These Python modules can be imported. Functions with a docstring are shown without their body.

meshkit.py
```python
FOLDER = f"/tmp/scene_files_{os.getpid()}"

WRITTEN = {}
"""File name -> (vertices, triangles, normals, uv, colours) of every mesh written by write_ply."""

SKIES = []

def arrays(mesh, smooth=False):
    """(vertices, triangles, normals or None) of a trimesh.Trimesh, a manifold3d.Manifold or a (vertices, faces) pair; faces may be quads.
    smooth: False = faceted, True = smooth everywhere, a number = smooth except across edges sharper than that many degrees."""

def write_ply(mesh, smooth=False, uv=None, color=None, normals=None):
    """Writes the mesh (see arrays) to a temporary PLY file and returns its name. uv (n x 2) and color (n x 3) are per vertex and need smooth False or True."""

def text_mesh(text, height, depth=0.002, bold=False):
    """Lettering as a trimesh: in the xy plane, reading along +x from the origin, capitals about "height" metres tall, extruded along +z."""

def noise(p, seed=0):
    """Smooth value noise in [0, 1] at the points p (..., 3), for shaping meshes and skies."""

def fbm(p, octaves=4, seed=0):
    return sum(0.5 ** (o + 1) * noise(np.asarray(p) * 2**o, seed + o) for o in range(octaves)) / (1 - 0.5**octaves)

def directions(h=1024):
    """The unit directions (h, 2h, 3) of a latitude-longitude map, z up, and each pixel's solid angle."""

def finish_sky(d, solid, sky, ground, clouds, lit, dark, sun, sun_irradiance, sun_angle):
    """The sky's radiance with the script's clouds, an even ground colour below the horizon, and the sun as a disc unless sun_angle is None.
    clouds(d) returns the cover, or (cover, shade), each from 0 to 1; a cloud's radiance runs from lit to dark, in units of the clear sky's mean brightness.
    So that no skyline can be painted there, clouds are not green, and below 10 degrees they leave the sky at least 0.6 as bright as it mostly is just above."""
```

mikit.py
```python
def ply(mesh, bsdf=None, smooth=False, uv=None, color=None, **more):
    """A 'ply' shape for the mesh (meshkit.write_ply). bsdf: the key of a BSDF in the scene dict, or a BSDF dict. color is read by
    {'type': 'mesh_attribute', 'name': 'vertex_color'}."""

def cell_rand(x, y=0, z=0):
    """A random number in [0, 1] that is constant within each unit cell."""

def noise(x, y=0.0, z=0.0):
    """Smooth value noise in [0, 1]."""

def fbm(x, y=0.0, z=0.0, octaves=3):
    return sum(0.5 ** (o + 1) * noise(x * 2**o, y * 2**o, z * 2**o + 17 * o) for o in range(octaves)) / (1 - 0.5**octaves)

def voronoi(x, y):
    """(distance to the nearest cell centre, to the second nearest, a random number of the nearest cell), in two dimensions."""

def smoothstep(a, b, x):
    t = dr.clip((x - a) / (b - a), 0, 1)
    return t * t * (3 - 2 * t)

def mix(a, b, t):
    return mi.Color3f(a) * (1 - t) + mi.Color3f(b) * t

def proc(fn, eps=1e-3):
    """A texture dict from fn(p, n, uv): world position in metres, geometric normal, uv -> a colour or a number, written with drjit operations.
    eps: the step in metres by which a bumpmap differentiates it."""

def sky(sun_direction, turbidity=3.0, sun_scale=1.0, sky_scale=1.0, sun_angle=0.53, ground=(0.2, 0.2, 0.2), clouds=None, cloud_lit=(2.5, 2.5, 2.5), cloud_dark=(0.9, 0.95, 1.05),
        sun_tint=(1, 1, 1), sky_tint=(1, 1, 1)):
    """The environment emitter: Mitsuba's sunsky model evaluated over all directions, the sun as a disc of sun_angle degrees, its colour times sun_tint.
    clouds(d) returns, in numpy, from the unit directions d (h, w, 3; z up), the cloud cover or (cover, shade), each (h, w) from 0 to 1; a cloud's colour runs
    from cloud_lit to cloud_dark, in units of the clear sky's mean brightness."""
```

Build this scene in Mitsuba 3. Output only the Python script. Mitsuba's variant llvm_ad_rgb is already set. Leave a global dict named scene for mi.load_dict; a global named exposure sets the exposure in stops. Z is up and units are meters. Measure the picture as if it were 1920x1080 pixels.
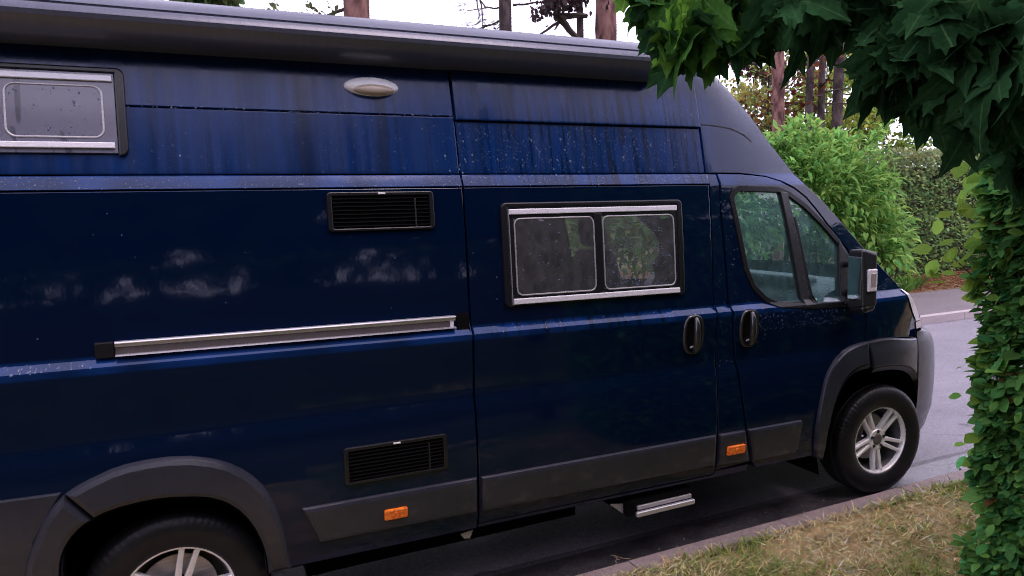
# A dark blue high-roof camper van parked at the kerb on a wet, overcast evening, seen from under a maple beside a beech hedge.
import math, numpy as np, trimesh, shapely, drjit as dr, mitsuba as mi, mikit, meshkit
from shapely.geometry import Polygon, LineString, box as sbox
T = mi.ScalarTransform4f
rng = np.random.default_rng(11)
scene, labels = {}, {}

# ---------------------------------------------------------------- camera, sky, exposure
# world: X along the van towards its nose, Y across the road away from the camera, Z up, metres; X = 0 at the front axle, Y = 0 the van's near flank
CAM = np.array([-3.922, -2.944, 1.867])
yaw, pitch, roll = 0.4312, 0.1107, -0.025
cy, sy, cp, sp = math.cos(yaw), math.sin(yaw), math.cos(pitch), math.sin(pitch)
FWD = np.array([sy * cp, cy * cp, -sp]); R0 = np.array([cy, -sy, 0.0]); U0 = np.cross(R0, FWD)
UP = -math.sin(roll) * R0 + math.cos(roll) * U0
scene['camera'] = {'type': 'perspective', 'fov': 2 * math.degrees(math.atan(960 / 1332.24)), 'fov_axis': 'x', 'near_clip': 0.05, 'far_clip': 2000.0,
                   'to_world': T().look_at(origin=CAM.tolist(), target=(CAM + FWD).tolist(), up=UP.tolist())}
def cloud_cover(d):
    shade = meshkit.fbm(d * np.array([3.0, 3.0, 6.0]) + 5.0, 4, 3)
    return np.ones(d.shape[:2]), 0.25 + 0.5 * shade
scene['sky'] = mikit.sky([0.25, -0.35, 0.9], turbidity=4, sun_scale=0.12, sun_angle=25, clouds=cloud_cover,
                         cloud_lit=(2.7, 2.5, 3.25), cloud_dark=(1.72, 1.6, 2.1), ground=(0.1, 0.1, 0.1), sun_tint=(1.0, 0.93, 1.1))
exposure = 3.1

# ---------------------------------------------------------------- helpers
def obj(name, mesh, mat, parent=None, smooth=30, label=None, cat=None, group=None, kind=None, color=None, uv=None):
    key = (parent + '__' if parent else '') + name
    k, n = key, 0
    while k in scene or any(q.startswith(k + '__') for q in scene if parent is None and n == 0 and False):
        n += 1; k = f'{key}_{n:03d}'
    if smooth and color is None and not hasattr(mesh, 'to_mesh') and isinstance(mesh, trimesh.Trimesh):
        mesh = mesh.copy(); mesh.merge_vertices(digits_vertex=5)
    scene[k] = mikit.ply(mesh, mat, smooth=smooth, color=color, uv=uv)
    tag(k, label, cat, group, kind)
    return k
def tag(k, label=None, cat=None, group=None, kind=None):
    d = {a: b for a, b in (('label', label), ('category', cat), ('group', group), ('kind', kind)) if b}
    if d: labels[k] = d
def bx(x0, x1, y0, y1, z0, z1):
    m = trimesh.creation.box((x1 - x0, y1 - y0, z1 - z0)); m.apply_translation(((x0 + x1) / 2, (y0 + y1) / 2, (z0 + z1) / 2)); return m
def rbox(x0, x1, y0, y1, z0, z1, r=0.01, n=3):
    """rounded box: the hull of eight small spheres"""
    s = trimesh.creation.icosphere(n - 1, r)
    pts = [s.vertices + [x, y, z] for x in (x0 + r, x1 - r) for y in (y0 + r, y1 - r) for z in (z0 + r, z1 - r)]
    return trimesh.convex.convex_hull(np.vstack(pts))
def cat(ms): return trimesh.util.concatenate(ms)
def quads(P):
    """a grid of points (m, n, 3) as a mesh"""
    m, n = P.shape[:2]; i, j = np.meshgrid(np.arange(m - 1), np.arange(n - 1), indexing='ij')
    a = i * n + j
    f = np.stack([a, a + n, a + n + 1, a + 1], -1).reshape(-1, 4)
    return trimesh.Trimesh(P.reshape(-1, 3), np.vstack([f[:, [0, 1, 2]], f[:, [0, 2, 3]]]), process=False)
def tube(pts, r, n=8, cap=True):
    p = np.asarray(pts, float); r = np.broadcast_to(r, (len(p),))
    t = np.gradient(p, axis=0); t /= np.linalg.norm(t, axis=1, keepdims=True) + 1e-12
    ref = np.array([0, 0, 1.0]) if abs(t[:, 2]).mean() < 0.8 else np.array([1.0, 0, 0])
    a = np.cross(t, ref); a /= np.linalg.norm(a, axis=1, keepdims=True) + 1e-12; b = np.cross(t, a)
    ang = np.arange(n + 1) * 2 * math.pi / n
    P = p[:, None] + r[:, None, None] * (np.cos(ang)[None, :, None] * a[:, None] + np.sin(ang)[None, :, None] * b[:, None])
    if cap: P = np.concatenate([np.repeat(p[:1, None], n + 1, 1), P, np.repeat(p[-1:, None], n + 1, 1)], 0)
    return quads(P)

# ---------------------------------------------------------------- materials
def principled(name, color, rough=0.5, **kw):
    c = color if isinstance(color, dict) else {'type': 'rgb', 'value': list(color)}
    r = rough if isinstance(rough, dict) else float(rough)
    scene[name] = {'type': 'twosided', 'b': {'type': 'principled', 'base_color': c, 'roughness': r, **kw}}
def bumped(name, fn, eps, color, rough, **kw):
    c = color if isinstance(color, dict) else {'type': 'rgb', 'value': list(color)}
    r = rough if isinstance(rough, dict) else float(rough)
    scene[name] = {'type': 'twosided', 'b': {'type': 'bumpmap', 'tex': mikit.proc(fn, eps), 'scale': 1.0, 'b': {'type': 'principled', 'base_color': c, 'roughness': r, **kw}}}
N, F, SM, MIX = mikit.noise, mikit.fbm, mikit.smoothstep, mikit.mix

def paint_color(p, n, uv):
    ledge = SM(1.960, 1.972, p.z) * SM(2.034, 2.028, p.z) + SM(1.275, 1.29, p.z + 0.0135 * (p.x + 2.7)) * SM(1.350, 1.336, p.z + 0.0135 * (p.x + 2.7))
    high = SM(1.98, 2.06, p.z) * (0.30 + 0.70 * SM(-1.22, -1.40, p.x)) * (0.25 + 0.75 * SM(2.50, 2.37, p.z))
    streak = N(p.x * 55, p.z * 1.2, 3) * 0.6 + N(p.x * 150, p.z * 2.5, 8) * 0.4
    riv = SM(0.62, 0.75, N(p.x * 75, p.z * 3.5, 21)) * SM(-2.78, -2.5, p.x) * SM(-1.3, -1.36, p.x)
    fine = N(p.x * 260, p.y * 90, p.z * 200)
    mist_sheen = (0.35 + 0.9 * streak) * high * 0.55 + (fine - 0.5) * 0.22 * high
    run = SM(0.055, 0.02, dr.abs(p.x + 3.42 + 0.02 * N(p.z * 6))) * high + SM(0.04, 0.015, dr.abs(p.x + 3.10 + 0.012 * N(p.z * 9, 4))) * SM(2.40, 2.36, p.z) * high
    mist_sheen = mist_sheen + 0.55 * ledge * (0.4 + 0.9 * N(p.x * 9, p.z * 3))  # blue sky light painted on the ledges, over the drop haze
    mist_sheen = dr.maximum(mist_sheen * (1 - 0.6 * dr.minimum(run, 1)) * (1 - 0.75 * riv), 0)
    return MIX(mi.Color3f(0.0009, 0.0060, 0.0240), mi.Color3f(0.0055, 0.039, 0.178), mist_sheen)
def paint_rough(p, n, uv):
    return 0.045 + 0.20 * SM(1.98, 2.06, p.z) * SM(-1.3, -1.4, p.x) * (0.4 + 0.6 * N(p.x * 40, p.z * 2)) + 0.02 * N(p.x * 8, p.y * 8, p.z * 5)
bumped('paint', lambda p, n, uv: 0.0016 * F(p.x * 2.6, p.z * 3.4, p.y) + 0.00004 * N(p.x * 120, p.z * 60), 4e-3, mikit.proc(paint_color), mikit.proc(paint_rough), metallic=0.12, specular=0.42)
def cladding_color(p, n, uv):
    return MIX(mi.Color3f(0.013, 0.014, 0.021), mi.Color3f(0.024, 0.025, 0.035), F(p.x * 6, p.y * 6, p.z * 9) * 0.7 + 0.3 * F(p.x * 60, p.z * 9, 2)) + mi.Color3f(0.035, 0.03, 0.026) * SM(0.55, 0.8, F(p.x * 11, p.y * 11, p.z * 14, octaves=4)) * SM(0.75, 0.35, p.z)
bumped('cladding', lambda p, n, uv: 0.0004 * N(p.x * 500, p.y * 500, p.z * 500), 5e-4, mikit.proc(cladding_color), 0.24, specular=0.5)
principled('black_plastic', (0.007, 0.007, 0.009), 0.3, specular=0.5)
principled('gloss_black', (0.010, 0.010, 0.012), 0.16, specular=0.6, clearcoat=1.0)
principled('satin_black', (0.011, 0.011, 0.013), 0.42, specular=0.5)
principled('dark_void', (0.002, 0.002, 0.002), 0.9, specular=0.1)
principled('rubber_seal', (0.004, 0.004, 0.005), 0.5, specular=0.25)
principled('awning_paint', mikit.proc(lambda p, n, uv: MIX(mi.Color3f(0.062, 0.066, 0.096), mi.Color3f(0.095, 0.10, 0.138), F(p.x * 3, p.y * 25, p.z * 25) * 0.7 + 0.3 * N(p.x * 90, p.y * 3, p.z * 3))), 0.30, metallic=0.3, specular=0.5)
principled('silver', (0.62, 0.60, 0.63), 0.28, metallic=0.75, specular=0.6)
principled('silver_matt', mikit.proc(lambda p, n, uv: MIX(mi.Color3f(0.36, 0.34, 0.35), mi.Color3f(0.5, 0.48, 0.5), N(p.x * 20, p.y * 200, p.z * 200))), 0.42, metallic=0.6)
principled('rail_channel', (0.10, 0.085, 0.085), 0.5, metallic=0.3)
principled('strip_silver', (0.72, 0.70, 0.74), 0.34, metallic=0.2, specular=0.6)
principled('alloy', mikit.proc(lambda p, n, uv: MIX(mi.Color3f(0.68, 0.67, 0.68), mi.Color3f(0.80, 0.79, 0.80), N(p.x * 30, p.y * 30, p.z * 30))), 0.3, metallic=0.3, specular=0.6)
principled('alloy_inner', (0.06, 0.06, 0.065), 0.5, metallic=0.4)
bumped('tyre_rubber', lambda p, n, uv: 0.0006 * N(p.x * 220, p.y * 220, p.z * 220), 1e-3, mikit.proc(lambda p, n, uv: MIX(mi.Color3f(0.006, 0.006, 0.008), mi.Color3f(0.014, 0.014, 0.016), F(p.x * 14, p.y * 14, p.z * 14))), 0.4, specular=0.25)
bumped('amber_lens', lambda p, n, uv: 0.0012 * dr.abs(dr.sin(p.x * 420)) + 0.0006 * dr.abs(dr.sin(p.z * 700)), 4e-4, mikit.proc(lambda p, n, uv: MIX(mi.Color3f(0.55, 0.07, 0.004), mi.Color3f(0.95, 0.24, 0.02), N(p.x * 160, p.z * 160))), 0.18, specular=0.6, clearcoat=0.8)
def misted(name, tint, mist_sheen, w):
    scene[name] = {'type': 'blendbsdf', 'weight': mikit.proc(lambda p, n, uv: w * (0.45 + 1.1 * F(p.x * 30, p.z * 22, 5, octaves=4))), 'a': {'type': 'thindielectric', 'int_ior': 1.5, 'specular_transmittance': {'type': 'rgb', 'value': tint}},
                   'b': {'type': 'twosided', 'x': {'type': 'diffuse', 'reflectance': {'type': 'rgb', 'value': mist_sheen}}}}
misted('tinted_glass', [0.50, 0.52, 0.54], [0.24, 0.24, 0.26], 0.17)
misted('cab_glass', [0.52, 0.78, 0.76], [0.17, 0.36, 0.36], 0.15)  # teal foliage reflection put into the glass tint and mist colour
scene['clear_glass'] = {'type': 'thindielectric', 'int_ior': 1.5}
def blind_color(p, n, uv):
    riv = dr.minimum(SM(0.30, 0.22, dr.abs(N(p.x * 26, p.z * 3.0, 2) - 0.5) * 6), 1) * SM(0.35, 0.55, N(p.x * 19, p.z * 5, 7))
    return MIX(mi.Color3f(0.13, 0.13, 0.175), mi.Color3f(0.03, 0.03, 0.045), riv * 0.75)
principled('blind_pane', mikit.proc(blind_color), 0.14, specular=0.6, clearcoat=0.6)
principled('lamp_white', (0.78, 0.76, 0.76), 0.25, specular=0.5, clearcoat=0.3)
principled('lamp_lens', (0.42, 0.34, 0.26), 0.2, specular=0.6, clearcoat=0.6)
principled('clear_lamp', (0.62, 0.58, 0.60), 0.15, specular=0.8, clearcoat=1.0)
principled('lamp_mirror', (0.55, 0.45, 0.42), 0.25, metallic=0.5)
principled('mirror_face', (0.75, 0.8, 0.82), 0.04, metallic=1.0)
bumped('seat_cloth', lambda p, n, uv: 0.001 * N(p.x * 300, p.y * 300, p.z * 300), 1e-3, (0.045, 0.06, 0.075), 0.8, sheen=0.4)
principled('dash_plastic', (0.05, 0.062, 0.07), 0.45, specular=0.5)
principled('cabinet', (0.06, 0.05, 0.048), 0.5)
principled('red_cloth', (0.05, 0.015, 0.022), 0.8)
principled('lining', (0.05, 0.05, 0.05), 0.8)
scene['raindrop_water'] = {'type': 'twosided', 'b': {'type': 'principled', 'base_color': {'type': 'rgb', 'value': [0.03, 0.05, 0.12]}, 'roughness': 0.06, 'metallic': 0.0, 'specular': 0.7, 'clearcoat': 0.5}}

def road_color(p, n, uv):
    g = N(p.x * 75, p.y * 75, 1) * 0.45 + N(p.x * 170, p.y * 170, 2) * 0.55
    worn = F(p.x * 0.7, p.y * 1.4, 4, octaves=4)
    c = MIX(mi.Color3f(0.055, 0.050, 0.062), mi.Color3f(0.235, 0.215, 0.25), g * 0.65 + worn * 0.35)
    crack = SM(0.012, 0.0, dr.abs(F(p.x * 1.1, p.y * 1.3, 7, octaves=4) - 0.5)) * SM(0.45, 0.6, F(p.x * 0.5, p.y * 0.5, 12))
    tar = SM(0.03, 0.02, dr.abs(p.y - 0.27 - 0.012 * N(p.x * 4)))
    return c * (0.80 + 0.35 * F(p.x * 2.2, p.y * 3, 9)) * (1 - 0.6 * crack) * (1 - 0.55 * tar)
def wet(p, n, uv): return 0.12 + 0.22 * SM(0.35, 0.65, F(p.x * 0.9, p.y * 1.6, 6, octaves=4))
bumped('asphalt', lambda p, n, uv: 0.0034 * (N(p.x * 95, p.y * 95) + 0.6 * N(p.x * 230, p.y * 230)), 1e-3, mikit.proc(road_color), mikit.proc(wet), specular=0.55)
def gutter_color(p, n, uv):
    return MIX(mi.Color3f(0.018, 0.016, 0.018), mi.Color3f(0.06, 0.055, 0.06), F(p.x * 7, p.y * 9, 2, octaves=4)) * (0.75 + 0.5 * N(p.x * 120, p.y * 120))  # near-black tone carries the shade under the van, besides wet silt
bumped('gutter_stone', lambda p, n, uv: 0.0014 * F(p.x * 90, p.y * 90), 1e-3, mikit.proc(gutter_color), 0.17, specular=0.5)
def kerb_color(p, n, uv):
    grit = N(p.x * 160, p.y * 160, p.z * 160)
    moss = SM(0.5, 0.75, F(p.x * 5, p.y * 14, p.z * 14, octaves=4))
    c = MIX(mi.Color3f(0.125, 0.092, 0.084), mi.Color3f(0.26, 0.205, 0.195), grit * 0.6 + 0.4 * F(p.x * 3, p.y * 8, 3))
    return MIX(c, mi.Color3f(0.07, 0.06, 0.035), moss * 0.6)
bumped('kerb_stone', lambda p, n, uv: 0.003 * F(p.x * 70, p.y * 70, p.z * 70), 1e-3, mikit.proc(kerb_color), 0.55, specular=0.4)
principled('far_kerb_stone', mikit.proc(lambda p, n, uv: MIX(mi.Color3f(0.24, 0.20, 0.205), mi.Color3f(0.36, 0.31, 0.31), F(p.x * 3, p.y * 8, p.z * 8))), 0.5)
principled('path_asphalt', mikit.proc(lambda p, n, uv: MIX(mi.Color3f(0.075, 0.06, 0.066), mi.Color3f(0.135, 0.11, 0.115), 0.6 * F(p.x * 1.2, p.y * 2.5, 3) + 0.4 * N(p.x * 60, p.y * 60))), 0.5, specular=0.5)
def soil_color(p, n, uv):
    a = F(p.x * 9, p.y * 9, 5, octaves=4)
    return MIX(mi.Color3f(0.06, 0.035, 0.018), mi.Color3f(0.17, 0.105, 0.05), a)
bumped('soil', lambda p, n, uv: 0.012 * F(p.x * 30, p.y * 30, 2), 2e-3, mikit.proc(soil_color), 0.9, specular=0.2)
def bed_color(p, n, uv): return MIX(mi.Color3f(0.018, 0.02, 0.01), mi.Color3f(0.045, 0.05, 0.022), F(p.x * 5, p.y * 5, 3, octaves=4))
bumped('unseen_dark_bed', lambda p, n, uv: 0.02 * F(p.x * 20, p.y * 20, 2), 3e-3, mikit.proc(bed_color), 0.9, specular=0.2)
def lawn_color(p, n, uv):
    a, g = F(p.x * 14, p.y * 14, 5, octaves=4), SM(0.45, 0.65, F(p.x * 2.2, p.y * 2.2, 8))
    c = MIX(mi.Color3f(0.20, 0.135, 0.06), mi.Color3f(0.38, 0.28, 0.14), a)
    return MIX(c, mi.Color3f(0.10, 0.115, 0.03), g * 0.6)
bumped('lawn_soil', lambda p, n, uv: 0.012 * F(p.x * 40, p.y * 40, 2), 2e-3, mikit.proc(lawn_color), 0.9, specular=0.2)
principled('far_ground', mikit.proc(lambda p, n, uv: MIX(mi.Color3f(0.05, 0.06, 0.02), mi.Color3f(0.10, 0.10, 0.04), F(p.x * 0.4, p.y * 0.4, 2))), 0.9)
def bark(name, lo, hi):
    bumped(name, lambda p, n, uv: 0.035 * F(p.x * 9 + p.y * 9, p.y * 7 - p.x * 5, p.z * 3.2, octaves=3), 4e-3,
           mikit.proc(lambda p, n, uv: MIX(mi.Color3f(*lo), mi.Color3f(*hi), SM(0.3, 0.7, F(p.x * 9 + p.y * 9, p.y * 7 - p.x * 5, p.z * 3.2, octaves=4)))), 0.85, specular=0.2)
bark('pine_bark', (0.07, 0.035, 0.032), (0.24, 0.125, 0.11)); bark('grey_bark', (0.035, 0.026, 0.026), (0.10, 0.075, 0.072))
principled('straw', (0.42, 0.32, 0.2), 0.7)
principled('twig', (0.035, 0.022, 0.016), 0.8)
def leafmat(name, trans=0.9, rough=0.4, spec_ior=1.45):
    scene[name] = {'type': 'principledthin', 'base_color': {'type': 'mesh_attribute', 'name': 'vertex_color'}, 'roughness': rough, 'diff_trans': trans, 'eta': spec_ior}
leafmat('leaf', 0.9, 0.38); leafmat('leaf_lit', 1.2, 0.45); leafmat('grass_blade', 0.7, 0.6); leafmat('needle', 0.5, 0.6); 
def maple_color(base, rib):
    def fn(p, n, uv):
        x, y = uv.x, dr.abs(uv.y); v = dr.minimum(y, dr.minimum(dr.abs(y * 0.77 - x * 0.64), dr.abs(y * 0.25 - x * 0.97) + 0.02))
        side = SM(0.5, 0.0, dr.abs(N(x * 14 + y * 9, 3) - 0.5) * 8) * 0.25
        k = SM(0.022, 0.004, v) * 0.8 + side
        return MIX(mi.Color3f(*base) * (0.45 + 1.1 * N(p.x * 9, p.y * 9, p.z * 9)), mi.Color3f(*rib), dr.minimum(k, 1)) * (0.8 + 0.4 * N(x * 22, y * 22, p.z * 5))
    return fn
for nm, base, rib, tr in (('maple_shaded', (.020, .062, .022), (.05, .11, .045), 0.6), ('maple_lit', (.14, .32, .04), (.24, .42, .10), 1.4), ('maple_half_lit', (.060, .165, .030), (.11, .24, .07), 1.2)):  # one leaf in shaded, lit and half-lit tones, light painted in
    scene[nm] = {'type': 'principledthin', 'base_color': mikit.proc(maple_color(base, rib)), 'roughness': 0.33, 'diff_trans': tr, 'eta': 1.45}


# ---------------------------------------------------------------- road, kerbs, verges
def sheet(x0, x1, y0, y1, z): return quads(np.array([[[x0, y0, z], [x0, y1, z]], [[x1, y0, z], [x1, y1, z]]])[:, ::-1])
KIN, KOUT, KTOP = -0.075, -0.205, 0.095
obj('ground', sheet(-300, 300, -300, 300, -0.06), 'far_ground', kind='structure', smooth=False)
obj('road', sheet(-30, 90, KIN - 0.02, 4.02, 0.0), 'asphalt', kind='structure', smooth=False, label='wet grey asphalt road the van is parked on')
obj('gutter', sheet(-30, 60, KIN - 0.015, 0.25, 0.004), 'gutter_stone', kind='structure', smooth=False, label='wet gutter strip along the near kerb, darkened in colour for the shade under the van')
obj('pavement', sheet(-30, 90, 4.12, 6.0, 0.1), 'path_asphalt', kind='structure', smooth=False, label='brownish asphalt footway across the road')
obj('far_verge', quads(np.stack(np.broadcast_arrays(*np.meshgrid(np.linspace(-30, 60, 181), np.linspace(5.98, 14, 17), indexing='ij'), 0), -1)[..., :3] + np.array([0, 0, 0.104])), 'soil', kind='structure', smooth=False)
gx, gy = np.meshgrid(np.linspace(-9, 7, 161), np.linspace(-2.0, KOUT, 42), indexing='ij')
gz = 0.082 + 0.022 * meshkit.fbm(np.stack([gx * 2.2, gy * 2.2, gx * 0], -1), 3, 5) - 0.03 * np.exp(-((gy - KOUT) / 0.03) ** 2)
obj('lawn', quads(np.stack([gx, gy, gz], -1)[:, ::-1]), 'lawn_soil', kind='structure', smooth=True)
obj('unseen_dark_bed', sheet(-25, 25, -14, -1.98, .07), 'unseen_dark_bed', kind='structure', smooth=False)  # unseen dark ground, added to darken what the paint reflects
def lawn_z(x, y): return 0.084 + 0.022 * meshkit.fbm(np.stack([x * 2.2, y * 2.2, x * 0], -1), 3, 5)
def kerb(key, x0, x1, ya, yb, top, step, mat, label, bottom=-0.05):
    tag(key, label, 'kerb')
    x, i = x0, 0
    while x < x1:
        L = step - 0.006
        d = rng.uniform(-0.002, 0.002, 3)
        c = 0.014
        prof2 = np.array([(ya, bottom), (yb, bottom), (yb, top - 0.004), (yb - 0.006, top), (ya + c, top), (ya + 0.3 * c, top - 0.3 * c), (ya, top - c)])
        if yb < ya: prof2[:, 0] = [ya, yb, yb, yb + 0.006, ya - c, ya - 0.3 * c, ya]
        P = np.array([[[xx, y + d[0], z + d[1]] for y, z in np.vstack([prof2, prof2[:1]])] for xx in np.linspace(x, x + L, 7)])
        P[..., 1:] += 0.0035 * (meshkit.fbm(P * [3, 40, 40], 3, 9) - 0.5)[..., None]
        P = np.concatenate([P[:1] * 0 + P[:1].mean(1, keepdims=True), P, P[-1:] * 0 + P[-1:].mean(1, keepdims=True)])
        obj('stone', quads(P), mat, key, smooth=35)
        x += step; i += 1
kerb('kerb', -5.0, 5.0, KIN, KOUT, KTOP, 1.0, 'kerb_stone', 'low concrete kerb edging between the wet road and the dry grass')
kerb('far_kerb', -2.0, 26.0, 4.02, 4.125, 0.115, 1.0, 'far_kerb_stone', 'pale kerb along the footway on the far side of the road')

# ---------------------------------------------------------------- the van's flank as a surface: depth over (X, height)
PZ = [.25, .30, .385, .45, .60, .80, .95, 1.0, 1.03, 1.10, 1.25, 1.30, 1.308, 1.333, 1.345, 1.5, 1.75, 1.95, 1.971, 2.028, 2.29, 2.5, 2.6, 2.66, 2.70]
PY = [.10, .07, .03, .012, 0, -.002, .006, .016, .022, .018, .008, .006, .008, .036, .038, .045, .06, .078, .080, .108, .16, .21, .25, .32, .42]
GZ = np.array(sorted(set(PZ) | {.34, .42, .52, .70, .87, .98, 1.015, 1.06, 1.17, 1.42, 1.58, 1.66, 1.84, 2.0, 2.08, 2.15, 2.22, 2.36, 2.43, 2.55}))
SZ = [.2, .9, 1.03, 1.09, 1.195, 1.39, 1.59, 1.89, 1.965, 2.087, 2.222, 2.375, 2.50, 2.66]
SX = [.52, .52, .50, .44, .32, .10, -.14, -.48, -.59, -.70, -.82, -.935, -1.05, -1.19]
def hh(z): return np.clip((1.95 - z) / 0.6, 0, 1)
def XA(z): return np.interp(z, SZ, SX)
def sst(a, b, x):
    t = np.clip((x - a) / (b - a), 0, 1); return t * t * (3 - 2 * t)
def curv(X, z):
    up = .07 * np.clip((X + 1.3) / (XA(z) + 1.3 + 1e-6), 0, 1.2) ** 2
    lo = .17 * np.clip((X + .25) / .8, 0, 1.5) ** 2.2
    w = sst(1.15, 1.45, z); return lo * (1 - w) + up * w
def zz(X, zc): return zc - .0135 * (X + 2.7) * hh(zc)
def zcan(X, z): return z + .0135 * (X + 2.7) * hh(z)
def Sc(X, zc): return np.interp(zc, PZ, PY) + curv(X, zz(X, zc))
def lift(v, off=0.0):
    v = np.asarray(v, float); X, zc = v[..., 0], v[..., 1]
    return np.stack([X, Sc(X, zc) + off, zz(X, zc)], -1)
def grid2(poly, dx=0.1, zs=GZ):
    """a polygon in (X, height) cut along a grid: vertices (n, 2), triangles"""
    V, Fc = [], []; shapely.prepare(poly)
    x0, z0, x1, z1 = poly.bounds
    xs = np.arange(math.floor(x0 / dx), math.ceil(x1 / dx) + 1) * dx
    zs = [z for z in zs if z0 - 0.3 < z < z1 + 0.3]
    lo = max([z for z in zs if z <= z0], default=z0 - 0.01); hi = min([z for z in zs if z >= z1], default=z1 + 0.01)
    zs = sorted({lo, hi, *[z for z in zs if lo < z < hi]})
    for xa, xb in zip(xs[:-1], xs[1:]):
        for za, zb in zip(zs[:-1], zs[1:]):
            c = sbox(xa, za, xb, zb)
            if poly.contains(c):
                n = len(V); V += [(xa, za), (xb, za), (xb, zb), (xa, zb)]; Fc += [(n, n + 1, n + 2), (n, n + 2, n + 3)]
            elif poly.intersects(c):
                g = poly.intersection(c)
                for q in getattr(g, 'geoms', [g]):
                    if q.geom_type != 'Polygon' or q.area < 1e-7: continue
                    v, f = trimesh.creation.triangulate_polygon(q, engine='earcut')
                    a = np.cross(v[f[:, 1]] - v[f[:, 0]], v[f[:, 2]] - v[f[:, 0]])
                    f = np.where((a < 0)[:, None], f[:, ::-1], f)
                    n = len(V); V += [tuple(t) for t in v]; Fc += [tuple(t + n) for t in f]
    return np.array(V), np.array(Fc)
def dens(ring, step=0.05):
    r = np.asarray(ring, float); out = []
    for a, b in zip(r[:-1], r[1:]):
        k = max(1, int(np.linalg.norm(b - a) / step))
        out += [a + (b - a) * i / k for i in range(k)]
    return np.array(out + [r[-1]])
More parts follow.
